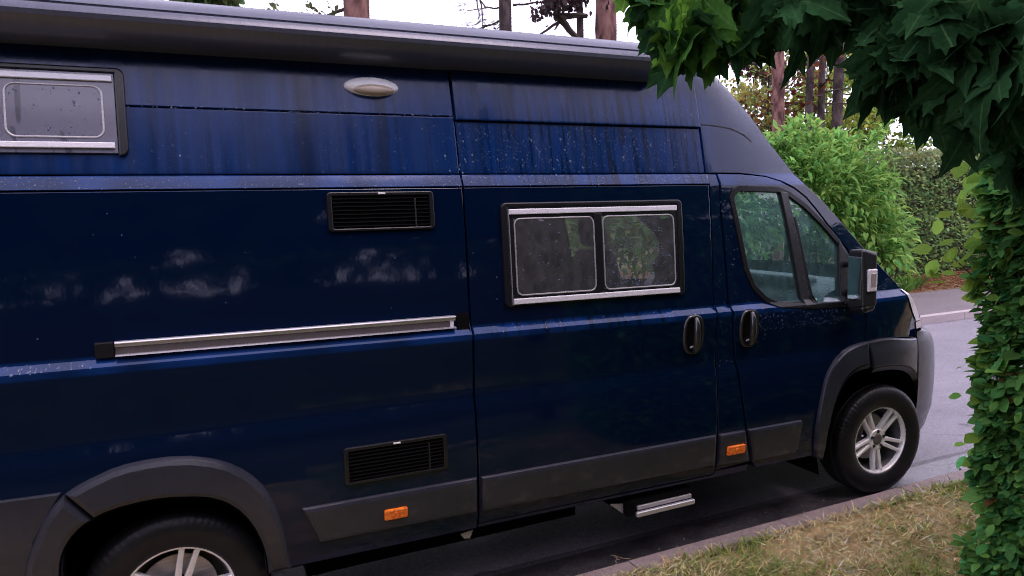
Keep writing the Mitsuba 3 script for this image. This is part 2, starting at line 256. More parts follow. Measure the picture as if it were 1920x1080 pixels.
def panel(poly, off=0.0, bevel=0.004, depth=0.025, dx=0.1, mirror=False, zs=GZ, bev_in=None):
    """body panel or trim: the polygon laid on the flank (off < 0 = proud), with bevelled edge and a flange turned inwards"""
    ms = []
    bev_in = bevel if bev_in is None else bev_in
    for p in getattr(poly, 'geoms', [poly]):
        p = shapely.geometry.polygon.orient(p)
        inner = shapely.geometry.polygon.orient(p.buffer(-bevel, join_style='mitre'))
        for q in getattr(inner, 'geoms', [inner]):
            v, f = grid2(q, dx, zs); ms.append(trimesh.Trimesh(lift(v, off), f, process=False))
            for ring in [q.exterior, *q.interiors]:
                r = dens(ring.coords)
                t = np.roll(r[:-1], -1, 0) - r[:-1]; t /= np.linalg.norm(t, axis=1, keepdims=True) + 1e-12
                nr = np.stack([t[:, 1], -t[:, 0]], 1)
                m = nr + np.roll(nr, 1, 0); m /= np.maximum((m * nr).sum(1, keepdims=True), 0.4)
                m = np.vstack([m, m[:1]])
                a, b, c = lift(r, off), lift(r + m * bevel * 0.7, off + bev_in * 0.3), lift(r + m * bevel, off + bev_in)
                d = lift(r + m * bevel, off + depth)
                ms.append(quads(np.stack([a, b, c, d], 1)))
    m = cat(ms)
    if mirror: m = trimesh.Trimesh(m.vertices * [1, -1, 1] + [0, 2.05, 0], m.faces[:, ::-1], process=False)
    return m
def rrect(x0, x1, z0, z1, r): return sbox(x0 + r, z0 + r, x1 - r, z1 - r).buffer(r, quad_segs=5)
def glass(poly, off, mirror=False):
    v, f = grid2(poly, 0.1); m = trimesh.Trimesh(lift(v, off), f, process=False)
    if mirror: m = trimesh.Trimesh(m.vertices * [1, -1, 1] + [0, 2.05, 0], m.faces[:, ::-1], process=False)
    return m

REAR, GAP = -5.40, 0.0035
AX, BX = -2.762, -1.36
seamC = [(-1.284, 2.028), (-1.289, 1.826), (-1.274, 1.631), (-1.262, 1.443), (-1.256, 1.32), (-1.248, 1.192), (-1.222, 1.031), (-1.173, 0.728), (-1.153, 0.63), (-1.105, 0.444)]
rao = [(-4.520, .36), (-4.516, .595), (-4.506, .639), (-4.472, .721), (-4.425, .805), (-4.376, .856), (-4.304, .894), (-4.205, .929), (-4.106, .941), (-4.005, .939), (-3.9, .918), (-3.822, .885), (-3.743, .827), (-3.68, .741), (-3.641, .632), (-3.618, .508), (-3.603, .392)]
rai = [(-4.412, .36), (-4.408, .566), (-4.394, .639), (-4.356, .704), (-4.29, .754), (-4.167, .785), (-4.066, .789), (-3.964, .777), (-3.884, .755), (-3.806, .701), (-3.755, .628), (-3.72, .536), (-3.704, .387)]
fao = [(-.610, .386), (-.632, .555), (-.604, .731), (-.545, .898), (-.451, .985), (-.319, 1.035), (-.203, 1.05)]
fai = [(-.508, .36), (-.515, .443), (-.49, .626), (-.436, .761), (-.363, .843), (-.263, .878), (-.174, .881)]
faoF = [(-.197, 1.042), (-.069, 1.054), (.166, 1.032), (.36, 1.012)]
faiF = [(-.168, .852), (.0, .85), (.138, .830), (.25, .79), (.36, .70), (.43, .58), (.455, .45), (.44, .34), (.43, .25)]
def spl(pts, k=4):
    from scipy.interpolate import CubicSpline
    p = np.array(pts); t = np.r_[0, np.cumsum(np.linalg.norm(np.diff(p, axis=0), axis=1))]; return [tuple(q) for q in CubicSpline(t, p)(np.linspace(0, t[-1], k * len(p)))]
rao, rai, fao, fai, faoF = spl(rao), spl(rai), spl(fao), spl(fai), spl(faoF)
faiF = spl(faiF)
rear_arch = Polygon(rai + [(-3.70, .1), (-4.42, .1)]).buffer(0.015)
front_arch = Polygon(fai + [(-.17, .875), (.0, .87), (.138, .85), (.25, .81), (.37, .71), (.44, .58), (.465, .45), (.45, .34), (.44, .1), (-.508, .1)])
door_top = [(-1.278, 2.028), (-1.125, 2.026), (-.928, 2.012), (-.813, 1.985), (-.70, 1.942), (-.611, 1.892), (-.535, 1.825), (-.398, 1.691), (-.279, 1.587)]
glass_out = [(-1.218, 1.896), (-1.198, 1.935), (-1.156, 1.953), (-.85, 1.945), (-.756, 1.918), (-.628, 1.851), (-.5, 1.759), (-.361, 1.644), (-.304, 1.575), (-.293, 1.436), (-.325, 1.30), (-.372, 1.285), (-.67, 1.293), (-.913, 1.318), (-.993, 1.349), (-1.08, 1.42), (-1.134, 1.522), (-1.174, 1.7)]
glass_poly = Polygon(glass_out).buffer(0.012, quad_segs=4).buffer(-0.012)
z_top = 2.66
def xa_line(za, zb, n=24): return [(float(XA(z)), float(zcan(XA(z), z))) for z in np.linspace(za, zb, n)]

VAN = 'camper_van'
tag(VAN, 'dark blue high-roof camper van with grey wheel arch cladding parked along the kerb', 'camper van')
# --- painted panels
seam_c = LineString(seamC)
side = sbox(REAR, .385, AX - GAP, 1.969).difference(rear_arch)
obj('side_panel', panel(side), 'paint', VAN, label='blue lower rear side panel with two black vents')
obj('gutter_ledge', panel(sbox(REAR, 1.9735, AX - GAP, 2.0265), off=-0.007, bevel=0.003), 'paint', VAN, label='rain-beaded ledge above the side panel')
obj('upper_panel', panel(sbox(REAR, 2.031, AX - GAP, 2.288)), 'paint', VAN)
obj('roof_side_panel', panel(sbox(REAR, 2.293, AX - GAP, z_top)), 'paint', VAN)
DOOR = obj('sliding_door', panel(sbox(AX + GAP, .41, BX - GAP, 1.969).difference(rrect(-2.56, -1.60, 1.43, 1.88, .03))), 'paint', VAN, label='blue sliding side door with a two-pane window')
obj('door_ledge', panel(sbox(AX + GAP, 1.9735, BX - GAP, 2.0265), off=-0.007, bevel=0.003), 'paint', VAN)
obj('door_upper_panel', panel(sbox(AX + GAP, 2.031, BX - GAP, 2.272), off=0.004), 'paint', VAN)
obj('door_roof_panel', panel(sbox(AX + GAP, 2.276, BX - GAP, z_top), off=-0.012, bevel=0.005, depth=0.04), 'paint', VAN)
obj('door_sill', panel(sbox(AX + GAP, .385, -1.13, .407).union(sbox(BX, .385, -1.12, .43)).buffer(0), off=0.004), 'paint', VAN)
pillar = Polygon([(BX + GAP, .43), (BX + GAP, 2.0265)] + [(x - GAP, z) for x, z in seamC]).buffer(0)
obj('middle_pillar', panel(pillar.intersection(sbox(-2, .43, 0, 2.0265)), off=0.003), 'paint', VAN)
door = Polygon([(x + GAP, z) for x, z in seamC[::-1]] + door_top[1:] + [(-.222, 1.32), (-.225, 1.25), (-.203, 1.05), (-.17, .87), (-.49, .7), (-.5, .395), (-1.06, .395)]).buffer(0)
door = door.difference(front_arch).difference(glass_poly.buffer(-.004))
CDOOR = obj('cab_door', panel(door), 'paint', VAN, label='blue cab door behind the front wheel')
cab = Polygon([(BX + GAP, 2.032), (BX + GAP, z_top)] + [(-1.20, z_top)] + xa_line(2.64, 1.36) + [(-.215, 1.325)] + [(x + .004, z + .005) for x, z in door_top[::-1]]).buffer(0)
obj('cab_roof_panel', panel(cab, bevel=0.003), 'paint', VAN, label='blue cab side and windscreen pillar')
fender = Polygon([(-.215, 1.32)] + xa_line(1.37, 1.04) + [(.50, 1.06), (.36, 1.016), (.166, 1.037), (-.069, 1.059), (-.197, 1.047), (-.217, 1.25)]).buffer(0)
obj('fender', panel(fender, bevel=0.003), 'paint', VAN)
emb = LineString([(-1.345, 2.293), (-1.254, 2.289), (-1.138, 2.278), (-1.037, 2.247), (-.985, 2.212)]).buffer(0.004)
obj('roof_crease', panel(emb, off=-0.0015, bevel=0.0012, depth=0.004), 'rubber_seal', VAN)
# --- dark inner skin behind the panel gaps, with the window and wheel openings
holes = shapely.union_all([glass_poly.buffer(-.006), rrect(-2.56, -1.60, 1.43, 1.88, .03), rear_arch, front_arch])
inner = Polygon([(REAR, .40), (REAR, 2.64), (-1.35, 2.64)] + xa_line(2.6, 1.1) + [(.40, 1.0), (.40, .40)]).buffer(-.015).difference(holes)
v, f = grid2(inner, 0.15); obj('inner_skin', trimesh.Trimesh(lift(v, 0.028), f, process=False), 'dark_void', VAN)
# --- far flank, roof, rear, floor
far_out = Polygon([(REAR, .385), (REAR, z_top), (-1.20, z_top)] + xa_line(2.64, 1.06) + [(.40, 1.0), (.40, .385)]).buffer(0)
far_hole = shapely.union_all([glass_poly, rear_arch, front_arch, rrect(-1.95, -1.62, 1.50, 1.9, .04)])
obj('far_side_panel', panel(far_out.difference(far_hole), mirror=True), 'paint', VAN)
obj('far_cab_window', glass(glass_poly.buffer(.004), .012, True), 'clear_glass', VAN)
obj('far_side_window', glass(rrect(-1.96, -1.61, 1.49, 1.91, .04), .006, True), 'tinted_glass', VAN)
Yl = np.linspace(.32, 1.73, 9); Xl = np.linspace(REAR, -1.19, 20)
roof = np.array([[[x, y, 2.66 + .07 * math.sin(math.pi * (y - .32) / 1.41) ** .6] for y in Yl] for x in Xl])
obj('roof', quads(roof[:, ::-1]), 'paint', VAN)
rz = np.linspace(.385, z_top, 14)
obj('rear_panel', quads(np.array([[[REAR - .02 * math.sin(math.pi * k / 8), y, z] for k, y in enumerate(np.linspace(float(Sc(REAR, z)), 2.05 - float(Sc(REAR, z)), 9))] for z in rz])), 'paint', VAN)
obj('underbody_and_blockers', cat([bx(REAR, -4.5, .12, 1.93, .36, .44), bx(-3.62, -.62, .16, 1.89, .33, .42), bx(-.62, .5, .42, 1.63, .26, .60), bx(-3.5, -2.05, .36, 1.5, .17, .34), bx(-2.05, -.75, .5, 1.5, .15, .34), bx(-4.4, -3.7, .62, 1.4, .2, .5), bx(-4.5, -3.6, .42, 1.63, .34, .8), bx(-4.6, .3, .5, .62, .25, .36), bx(-4.6, .3, 1.43, 1.55, .25, .36)]), 'dark_void', VAN)  # lowest boxes are added blockers that darken the road under the van
# --- front end: slices that run on from the flank round the nose to the other side
def front(zs, x_c, kind, off=0.0, t0=0.0, t1=1.0, n=13, x0=None):
    rows = []
    for z in zs:
        xa = float(XA(z)) if x0 is None else x0
        ya = float(Sc(xa, zcan(xa, z))) + off; xc = float(np.interp(z, *x_c)); t = np.linspace(t0, t1, n)
        if kind == 'nose':
            p1 = np.array([xc + .015, ya + (xc - xa) * .25]); p0, p3 = np.array([xa, ya]), np.array([xc + .03, 1.025]); t = (t ** 1.3)[:, None]
            h0, h3 = p0 + .82 * (p1 - p0), p3 + .84 * (p1 - p3)
            q = (1 - t) ** 3 * p0 + 3 * t * (1 - t) ** 2 * h0 + 3 * t * t * (1 - t) * h3 + t ** 3 * p3
        else: q = np.stack([xa + (xc - xa) * (1 - (1 - t) ** 2), ya + (1.025 - ya) * t], 1)
        if t1 == 1.0: q = np.vstack([q, q[-2::-1] * [1, -1] + [0, 2.05]])
        rows.append([[x, y, z] for x, y in q])
    return quads(np.array(rows))
WC = ([1.36, 1.39, 1.95, 2.66], [.52, .46, -.22, -.91])
obj('windscreen', front(np.linspace(1.40, 1.96, 6), WC, 'cap', off=.004), 'clear_glass', VAN)
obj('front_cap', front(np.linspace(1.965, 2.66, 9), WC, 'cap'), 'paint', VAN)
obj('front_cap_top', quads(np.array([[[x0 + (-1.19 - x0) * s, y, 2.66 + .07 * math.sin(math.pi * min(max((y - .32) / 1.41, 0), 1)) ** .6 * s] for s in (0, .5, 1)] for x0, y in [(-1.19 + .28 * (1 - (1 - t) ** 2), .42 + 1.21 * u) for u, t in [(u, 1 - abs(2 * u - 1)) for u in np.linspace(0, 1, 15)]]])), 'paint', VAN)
obj('bonnet', front(np.linspace(1.06, 1.40, 8), ([1.0, 1.25, 1.40], [.86, .74, .48]), 'cap'), 'paint', VAN)
obj('grille', front(np.linspace(.90, 1.062, 4), ([.8, 1.1], [.84, .82]), 'nose', off=.05, x0=.40, t0=.12), 'satin_black', VAN)
bz = np.array([.24, .27, .31, .45, .60, .72, .82, .88, .92, .95, .975, .99, 1.0, 1.008, 1.012])
bp_ = front(bz, ([.24, .31, .45, .62, .8, .88, .94, .98, 1.0, 1.012], [.80, .90, .94, .95, .94, .92, .88, .80, .72, .60]), 'nose', off=-.024, x0=.36, n=25)
obj('front_bumper', bp_, 'cladding', VAN, label='grey front bumper curving round from the wheel arch')
hl = cat([front(np.linspace(1.075, 1.30, 8), ([1.0, 1.25, 1.40], [.86, .74, .48]), 'cap', off=-.006, t0=0, t1=.2, n=5),
          quads(np.array([[lift((float(XA(z)) - w * (1 - k / 2), float(zcan(XA(z), z))), -.006) for k in range(3)] for z, w in zip(np.linspace(1.075, 1.30, 8), [.075, .082, .08, .072, .06, .046, .032, .015])]))])
HL = obj('headlight', hl, 'clear_lamp', VAN, label='pale headlight at the end of the bonnet')
obj('indicator', quads(np.array([[lift((float(XA(z)) - w * (1 - k / 3), float(zcan(XA(z), z))), -.005) for k in range(4)] for z, w in zip(np.linspace(1.02, 1.068, 4), [.10, .105, .10, .085])])), 'lamp_mirror', HL)
# --- grey cladding
REARARCH = Polygon(rao + rai[::-1]).buffer(0)
cut = LineString([(-4.376, .86), (-4.285, .745)]).buffer(.0025)
parts = sorted(REARARCH.difference(cut.buffer(0)).geoms, key=lambda g: -g.area) if REARARCH.difference(cut).geom_type == 'MultiPolygon' else [REARARCH]
for g in parts[:2]: obj('wheel_arch', panel(g.simplify(.0015), off=-.038, bevel=.024, depth=.07, bev_in=.026, dx=.06), 'cladding', VAN)
obj('rear_cladding', panel(Polygon([(REAR, .385), (REAR, .885), (-4.385, .865), (-4.48, .70), (-4.525, .385)]), off=-.012, bevel=.006), 'cladding', VAN)
CH = .032
def grow(pts, k=CH):
    r = np.array(pts); t = np.gradient(r, axis=0); t /= np.linalg.norm(t, axis=1, keepdims=True); return [tuple(q) for q in r + k * np.stack([-t[:, 1], t[:, 0]], 1)]
fai2 = grow(fai); fai2[-1] = (-.203, fai2[-1][1])
faiF2 = grow(faiF)
obj('wheel_arch', panel(Polygon(fao + fai2[::-1]).buffer(0), off=-.026, bevel=.012, depth=.06, bev_in=.016, dx=.05), 'cladding', VAN, label='front wheel arch trim on the cab door')
fa2 = Polygon(faoF + [q for q in faiF2[::-1] if q[0] < .36]).buffer(0)
obj('wheel_arch', panel(fa2, off=-.024, bevel=.010, depth=.06, bev_in=.012, dx=.04), 'cladding', VAN)
fa3 = Polygon([(.36, 1.012), (.36, .24)] + [(.43, .25), (.44, .34), (.455, .45), (.43, .58), (.36, .70)]).buffer(0)
for q in [t for t in (fa3,)]:
    lip = [(-.174, .872)] + faiF
for a_, b_, o_ in ((fai, fai2, -.024), (faiF, faiF2, -.022)):
    obj('arch_chamfer', quads(np.array([lift(dens(b_, .04), o_), lift(np.array([np.interp(np.linspace(0, 1, len(dens(b_, .04))), np.linspace(0, 1, len(dens(a_, .01))), dens(a_, .01)[:, k]) for k in (0, 1)]).T, o_ + .026)])), 'cladding', VAN)
for pts, off in ((fai, 0.0), (faiF, 0.002)):
    P = np.array([lift(dens(pts, .04), off), lift(dens(pts, .04), off + .02), lift(dens(pts, .04), .12)])
    obj('arch_lip', quads(P), 'dark_void', VAN)
for pts in (rai,):
    P = np.array([lift(dens(pts, .04), -.03), lift(dens(pts, .04), 0.0), lift(dens(pts, .04), .12)])
    obj('arch_lip', quads(P), 'dark_void', VAN)
for k, pts in enumerate(([(-3.553, .646), (-2.772, .646), (-2.772, .476), (-3.487, .482)], [(-2.752, .643), (-1.378, .643), (-1.378, .468), (-2.752, .474)],
                         [(-1.354, .641), (-1.175, .641), (-1.135, .456), (-1.354, .462)], [(-1.155, .641), (-.752, .641), (-.743, .625), (-.768, .467), (-.795, .447), (-1.108, .447)])):
    obj('side_trim', panel(Polygon(pts).buffer(-.004).buffer(.004), off=-.020, bevel=.018, depth=.03, bev_in=.016), 'cladding', VAN)
for (x0, x1, z0, z1) in ((-3.212, -3.109, .530, .577), (-1.309, -1.187, .518, .569)):
    ML = obj('marker_lamp', panel(rrect(x0, x1, z0, z1, .007), off=-.034, bevel=.005, depth=.03), 'amber_lens', VAN, label='orange side marker lamp')
    obj('reflector', panel(Polygon([((x0 + x1) / 2 + .012 * math.cos(a), (z0 + z1) / 2 + .012 * math.sin(a)) for a in np.linspace(0, 6.28, 14)[:-1]]).buffer(0), off=-.037, bevel=.002, depth=.006), 'amber_lens', ML)
# --- vents
for vi, (x0, x1, z0, z1) in enumerate(((-3.371, -2.908, 1.789, 1.955), (-3.371, -2.91, .712, .873))):
    VN = obj('vent', panel(rrect(x0, x1, z0, z1, .016).difference(rrect(x0 + .020, x1 - .020, z0 + .012, z1 - .016, .006)), off=-.014, bevel=.004, depth=.02), 'black_plastic', VAN,
             label='black fridge vent below the ledge, its slats beaded with rain' if vi == 0 else 'black fridge vent low on the side panel')
    obj('vent_back', panel(rrect(x0 + .015, x1 - .015, z0 + .008, z1 - .012, .006), off=-.002, bevel=.002, depth=.004), 'dark_void', VN)
    obj('badge', panel(rrect((x0 + x1) / 2 - .016, (x0 + x1) / 2 + .016, z1 - .0115, z1 - .0045, .002), off=-.0165, bevel=.0015, depth=.004), 'strip_silver', VN)
    xs = x1 - .085
    for k in range(8):
        zc_ = z0 + .020 + k * (z1 - z0 - .040) / 7.6
        for xa_, xb_ in ((x0 + .022, xs - .003), (xs + .003, x1 - .022)):
            P = np.array([[lift((x, zc_ + dz), o) for dz, o in ((0, -.0115), (.0016, -.0115), (.0026, -.002), (.0006, -.002), (0, -.0115))] for x in np.linspace(xa_, xb_, 9)])
            obj('slat', quads(P), 'rubber_seal', VN, smooth=False)
    obj('divider', panel(sbox(xs - .003, z0 + .012, xs + .003, z1 - .03), off=-.011, bevel=.001, depth=.01), 'satin_black', VN)
# --- sliding door rail
def extr(x0, x1, sec, n=2):
    """a constant section (offset, height) along the flank; the section is closed"""
    P = np.array([[lift((x, z), o) for o, z in sec + sec[:1]] for x in np.linspace(x0, x1, n)])
    P = np.concatenate([P[:1] * 0 + P[:1].mean(1, keepdims=True), P, P[-1:] * 0 + P[-1:].mean(1, keepdims=True)]); return quads(P)
RL = obj('door_rail', extr(-4.178, -2.838, [(-.010, 1.3975), (-.022, 1.3965), (-.024, 1.392), (-.014, 1.388), (-.012, 1.376), (0.0, 1.3755), (.0, 1.3975)], 30), 'silver', VAN, smooth=25, label='silver sliding door rail on the side panel')
obj('rail_channel', extr(-4.178, -2.845, [(-.006, 1.378), (-.006, 1.346), (.002, 1.346), (.002, 1.378)], 30), 'rail_channel', RL, smooth=False)
obj('rail_lip', extr(-4.178, -2.838, [(-.010, 1.347), (-.022, 1.346), (-.023, 1.3415), (-.010, 1.339), (.002, 1.339), (.002, 1.347)], 30), 'silver', RL, smooth=25)
obj('rail_end', rbox(-2.862, -2.845, .028, .045, 1.349, 1.392, .003, 2), 'strip_silver', RL)
obj('rail_cap', panel(sbox(-4.243, 1.3385, -4.181, 1.3975), off=-.018, bevel=.004), 'rubber_seal', RL, label='black end cap of the rail')
obj('rail_recess', panel(sbox(-2.828, 1.330, -2.77, 1.404), off=-.003, bevel=.002, depth=.004), 'dark_void', VAN)
obj('rail_filler', panel(sbox(-4.243, 1.300, -2.828, 1.339), off=-.012, bevel=.003, depth=.03), 'paint', VAN) if False else None
# --- windows
def hinged(name, x0, x1, z0, z1, label):
    W = obj(name, panel(rrect(x0, x1, z0, z1, .026).difference(sbox(x0 + .033, z0 + .008, x1 - .033, z1 - .022)), off=-.018, bevel=.006, depth=.024), 'black_plastic', VAN, label=label)
    obj('inner_frame', panel(sbox(x0 + .033, z0 + .006, x1 - .033, z1 - .02).difference(sbox(x0 + .062, z0 + .058, x1 - .062, z1 - .075)), off=-.013, bevel=.003, depth=.02), 'black_plastic', W)
    obj('trim_strip', panel(sbox(x0 + .036, z1 - .055, x1 - .036, z1 - .030), off=-.022, bevel=.003, depth=.02), 'strip_silver', W)
    obj('trim_strip', panel(sbox(x0 + .040, z0 + .012, x1 - .036, z0 + .038), off=-.022, bevel=.003, depth=.02), 'strip_silver', W)
    obj('side_bead', panel(sbox(x0 + .0325, z0 + .01, x0 + .0355, z1 - .03), off=-.020, bevel=.001, depth=.01), 'silver', W)
    return W
def ring(poly, w): return poly.buffer(w / 2).difference(poly.buffer(-w / 2))
W1 = hinged('side_window', -2.587, -1.56, 1.415, 1.897, 'two-pane window in a black frame on the sliding door')
for (x0, x1, z0, z1) in ((-2.525, -2.098, 1.468, 1.822), (-2.046, -1.618, 1.468, 1.822)):
    P_ = rrect(x0, x1, z0, z1, .03)
    obj('pane', glass(P_.buffer(.004), -.014), 'tinted_glass', W1)
    obj('bead', panel(ring(P_, .007), off=-.0165, bevel=.0025, depth=.008), 'silver_matt', W1)
obj('mullion', panel(sbox(-2.094, 1.455, -2.050, 1.84), off=-.0175, bevel=.004, depth=.02), 'black_plastic', W1)
W2 = obj('rear_window', panel(rrect(-5.02, -4.083, 2.100, 2.433, .026).difference(sbox(-4.987, 2.110, -4.116, 2.411)), off=-.018, bevel=.006, depth=.024), 'black_plastic', VAN, label='black-framed hinged window high at the rear with its pale blind closed')
P_ = rrect(-4.955, -4.160, 2.168, 2.360, .032)
obj('pane', panel(sbox(-4.987, 2.11, -4.118, 2.411), off=-.012, bevel=.002, depth=.01), 'blind_pane', W2)
obj('bead', panel(ring(rrect(-4.463, -4.160, 2.168, 2.360, .032), .0075), off=-.0155, bevel=.0025, depth=.008), 'silver_matt', W2)
obj('bead', panel(ring(rrect(-4.955, -4.530, 2.168, 2.360, .032), .0075), off=-.0155, bevel=.0025, depth=.008), 'silver_matt', W2)
obj('trim_strip', panel(sbox(-4.985, 2.379, -4.124, 2.403), off=-.022, bevel=.003, depth=.02), 'strip_silver', W2)
obj('trim_strip', panel(sbox(-4.985, 2.128, -4.127, 2.150), off=-.022, bevel=.003, depth=.02), 'strip_silver', W2)
# --- oval awning light
th = np.linspace(0, 2 * math.pi, 41)
def dome(cx, cz, ax, az, h, base, p=.55):
    P = []
    for u in np.linspace(0, 1, 9):
        s = math.cos(u * math.pi / 2) ** p if u < 1 else 0.0
        P.append([lift((cx + ax * s * math.cos(a), cz + az * s * math.sin(a)), base - h * math.sin(u * math.pi / 2)) for a in th])
    return quads(np.array(P))
AL = obj('awning_light', dome(-3.131, 2.411, .121, .042, .038, 0.004), 'lamp_white', VAN, smooth=40, label='white oval outdoor lamp under the awning')
obj('lens', dome(-3.128, 2.397, .096, .026, .036, -.008, .7), 'lamp_lens', AL, smooth=40)
# --- awning cassette
sec = [(.32, 2.705), (.20, 2.70), (.135, 2.685), (.105, 2.668), (.082, 2.650), (.066, 2.632), (.070, 2.628), (.070, 2.624), (.060, 2.622), (.048, 2.608), (.042, 2.594), (.045, 2.578), (.058, 2.562), (.076, 2.544), (.104, 2.526), (.140, 2.513), (.18, 2.507), (.24, 2.505), (.32, 2.505)]
xs = np.linspace(REAR + .1, -1.665, 12)
P = np.array([[[x, y, z] for y, z in sec + sec[:1]] for x in xs])
AW = obj('awning', quads(P), 'awning_paint', VAN, smooth=28, label='grey awning cassette along the roof edge')
ec = np.array(sec); c0 = ec.mean(0)
P = np.array([[[-1.665 + dx, *(c0 + (np.array(s) - c0) * k)] for s in sec + sec[:1]] for dx, k in ((-.004, 1.03), (.012, 1.03), (.02, .96), (.022, .0))])
obj('end_cap', quads(P), 'awning_paint', AW, smooth=28)
def hullp(pts, r, sub=2):
    s = trimesh.creation.icosphere(sub, 1.0).vertices
    rr = np.broadcast_to(r, (len(pts),)); return trimesh.convex.convex_hull(np.vstack([np.array(p) + s * q for p, q in zip(pts, rr)]))
# --- door handles
for par, cx, cz in ((DOOR, -1.520, 1.203), (CDOOR, -1.139, 1.207)):
    se = lambda k: Polygon([(cx + .068 * k * abs(math.cos(a)) ** .7 * np.sign(math.cos(a)), cz + (.106 - .068 * (1 - k)) * abs(math.sin(a)) ** .8 * np.sign(math.sin(a))) for a in th[:-1]]).buffer(0)
    obj('handle', panel(se(1.0).difference(se(.74)), off=-.012, bevel=.006, depth=.02, bev_in=.008), 'gloss_black', par, smooth=40)
    obj('handle_cavity', panel(se(.80), off=-.002, bevel=.001, depth=.004), 'dark_void', par)
    zs_ = np.linspace(-.086, .088, 13)
    pts = [lift((cx - .006 + .006 * (z / .09) ** 2, cz + z), -.012 - .030 * (1 - (z / .092) ** 2) ** .6) for z in zs_]
    obj('handle_grip', tube(pts, [.008 + .010 * (1 - (z / .095) ** 2) ** .5 for z in zs_], 12), 'gloss_black', par, smooth=40)
    obj('handle_glint', hullp([lift((cx - .022, cz - .066), -.014), lift((cx + .020, cz - .060), -.014)], .006, 1), 'silver_matt', par)  # silver bit added as the whitish highlight at the handle foot
# --- cab door window
fr = glass_poly.buffer(.012).difference(glass_poly.buffer(-.022))
CW = obj('cab_window', panel(fr, off=-.006, bevel=.004, depth=.02), 'rubber_seal', VAN, label='cab door side window with a dark divider')
g1 = glass_poly.buffer(-.018)
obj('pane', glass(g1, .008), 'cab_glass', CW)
obj('divider', panel(Polygon([(-.840, 1.93), (-.780, 1.925), (-.640, 1.300), (-.718, 1.300)]), off=-.008, bevel=.004, depth=.03), 'satin_black', CW)
obj('quarter_frame', panel(Polygon([(-.745, 1.79), (-.725, 1.79), (-.612, 1.30), (-.645, 1.30)]), off=-.004, bevel=.003, depth=.03), 'rubber_seal', CW)
obj('mirror_base', panel(Polygon([(-.365, 1.648), (-.285, 1.56), (-.275, 1.436), (-.315, 1.292), (-.405, 1.292)]), off=-.010, bevel=.004, depth=.04), 'satin_black', CW)
# --- mirror
MR = obj('mirror', hullp([(-.400, -.035, 1.565), (-.405, -.105, 1.568), (-.335, -.105, 1.545), (-.325, -.03, 1.545), (-.405, -.040, 1.255), (-.405, -.118, 1.27), (-.335, -.116, 1.275), (-.33, -.03, 1.265)], [.022, .022, .03, .03, .02, .018, .024, .02]), 'satin_black', VAN, label='black door mirror with a clear indicator on its outer face', smooth=50)
obj('mirror_arm', hullp([(-.345, -.02, 1.50), (-.325, .09, 1.49)], .02), 'satin_black', MR); obj('mirror_arm', hullp([(-.345, -.02, 1.32), (-.325, .09, 1.33)], .022), 'satin_black', MR)
obj('mirror_glass', rbox(-.4295, -.4245, -.118, -.028, 1.30, 1.545, .002, 2), 'mirror_face', MR)
obj('lower_shell', hullp([(-.395, -.045, 1.235), (-.395, -.112, 1.245), (-.34, -.108, 1.25), (-.34, -.03, 1.24)], .025), 'black_plastic', MR, smooth=50)
obj('mirror_indicator', rbox(-.398, -.328, -.1465, -.128, 1.345, 1.475, .008, 3), 'clear_lamp', MR, smooth=40)
obj('reflector', rbox(-.386, -.340, -.1485, -.140, 1.37, 1.452, .004, 2), 'lamp_mirror', MR)
# --- entrance step, jacking bracket
ST = obj('step', bx(-1.93, -1.50, .03, .32, .262, .335), 'dark_void', VAN, smooth=False, label='folded entrance step under the sliding door')
obj('tread', rbox(-1.868, -1.520, .018, .04, .289, .311, .003, 2), 'silver_matt', ST)
obj('edge_trim', rbox(-1.892, -1.518, -.012, .012, .264, .292, .008, 3), 'silver', ST)
br = trimesh.creation.extrude_polygon(Polygon([(0, 0), (.085, -.014), (.089, -.075)]), .004); br.apply_transform(np.array([[1, 0, 0, -2.012], [0, 0, 1, .065], [0, 1, 0, .335], [0, 0, 0, 1]]))
obj('bracket', br, 'silver_matt', ST, smooth=False)
br = trimesh.creation.extrude_polygon(Polygon([(0, 0), (.066, .006), (.048, -.030), (.02, -.028)]), .006); br.apply_transform(np.array([[1, 0, 0, -2.833], [0, 0, 1, .075], [0, 1, 0, .352], [0, 0, 0, 1]]))
obj('jacking_bracket', br, 'silver_matt', VAN, smooth=False)
# --- wheels
def lathe(prof, n=96):
    a = np.linspace(0, 2 * math.pi, n + 1); P = np.array([[[r * math.cos(t), y, r * math.sin(t)] for t in a] for r, y in prof]); return quads(P[::-1])
ty = [(.205, .034), (.212, .022), (.222, .014), (.245, .006), (.275, .001), (.300, .004), (.318, .012), (.330, .020), (.336, .027), (.341, .036), (.344, .05), (.3455, .07), (.339, .075), (.339, .08), (.3455, .085), (.346, .115), (.3455, .145), (.339, .15), (.339, .155), (.3455, .16), (.344, .18), (.336, .204), (.318, .219), (.275, .228), (.21, .20)]
tm = []
aa = np.linspace(0, 2 * math.pi, 361)
P = np.zeros((len(ty), 361, 3))
for i, (r, y) in enumerate(ty):
    w = 1.0 if .315 < r < .3456 and (y < .06 or y > .17) else 0.0
    cutv = ((aa * 78 / (2 * math.pi)) % 1.0 < .3) * .0018 * w
    if i in (4, 5): cutv = cutv - .0012 * (np.sin(aa * 9) > .2)
    rr = r - cutv; P[i] = np.stack([rr * np.cos(aa), np.full(361, y) + (cutv * .5), rr * np.sin(aa)], 1)
tyre_m = quads(P[::-1])
rim_m = lathe([(.188, .10), (.197, .048), (.2015, .030), (.205, .0245), (.211, .024), (.2135, .028), (.212, .036), (.204, .05)], 120)
barrel_m = cat([lathe([(.196, .05), (.185, .08), (.175, .12), (.17, .19)], 72), lathe([(.17, .165), (.02, .165)], 48)])
disc_m = lathe([(.145, .125), (.145, .118), (.06, .116)], 60)
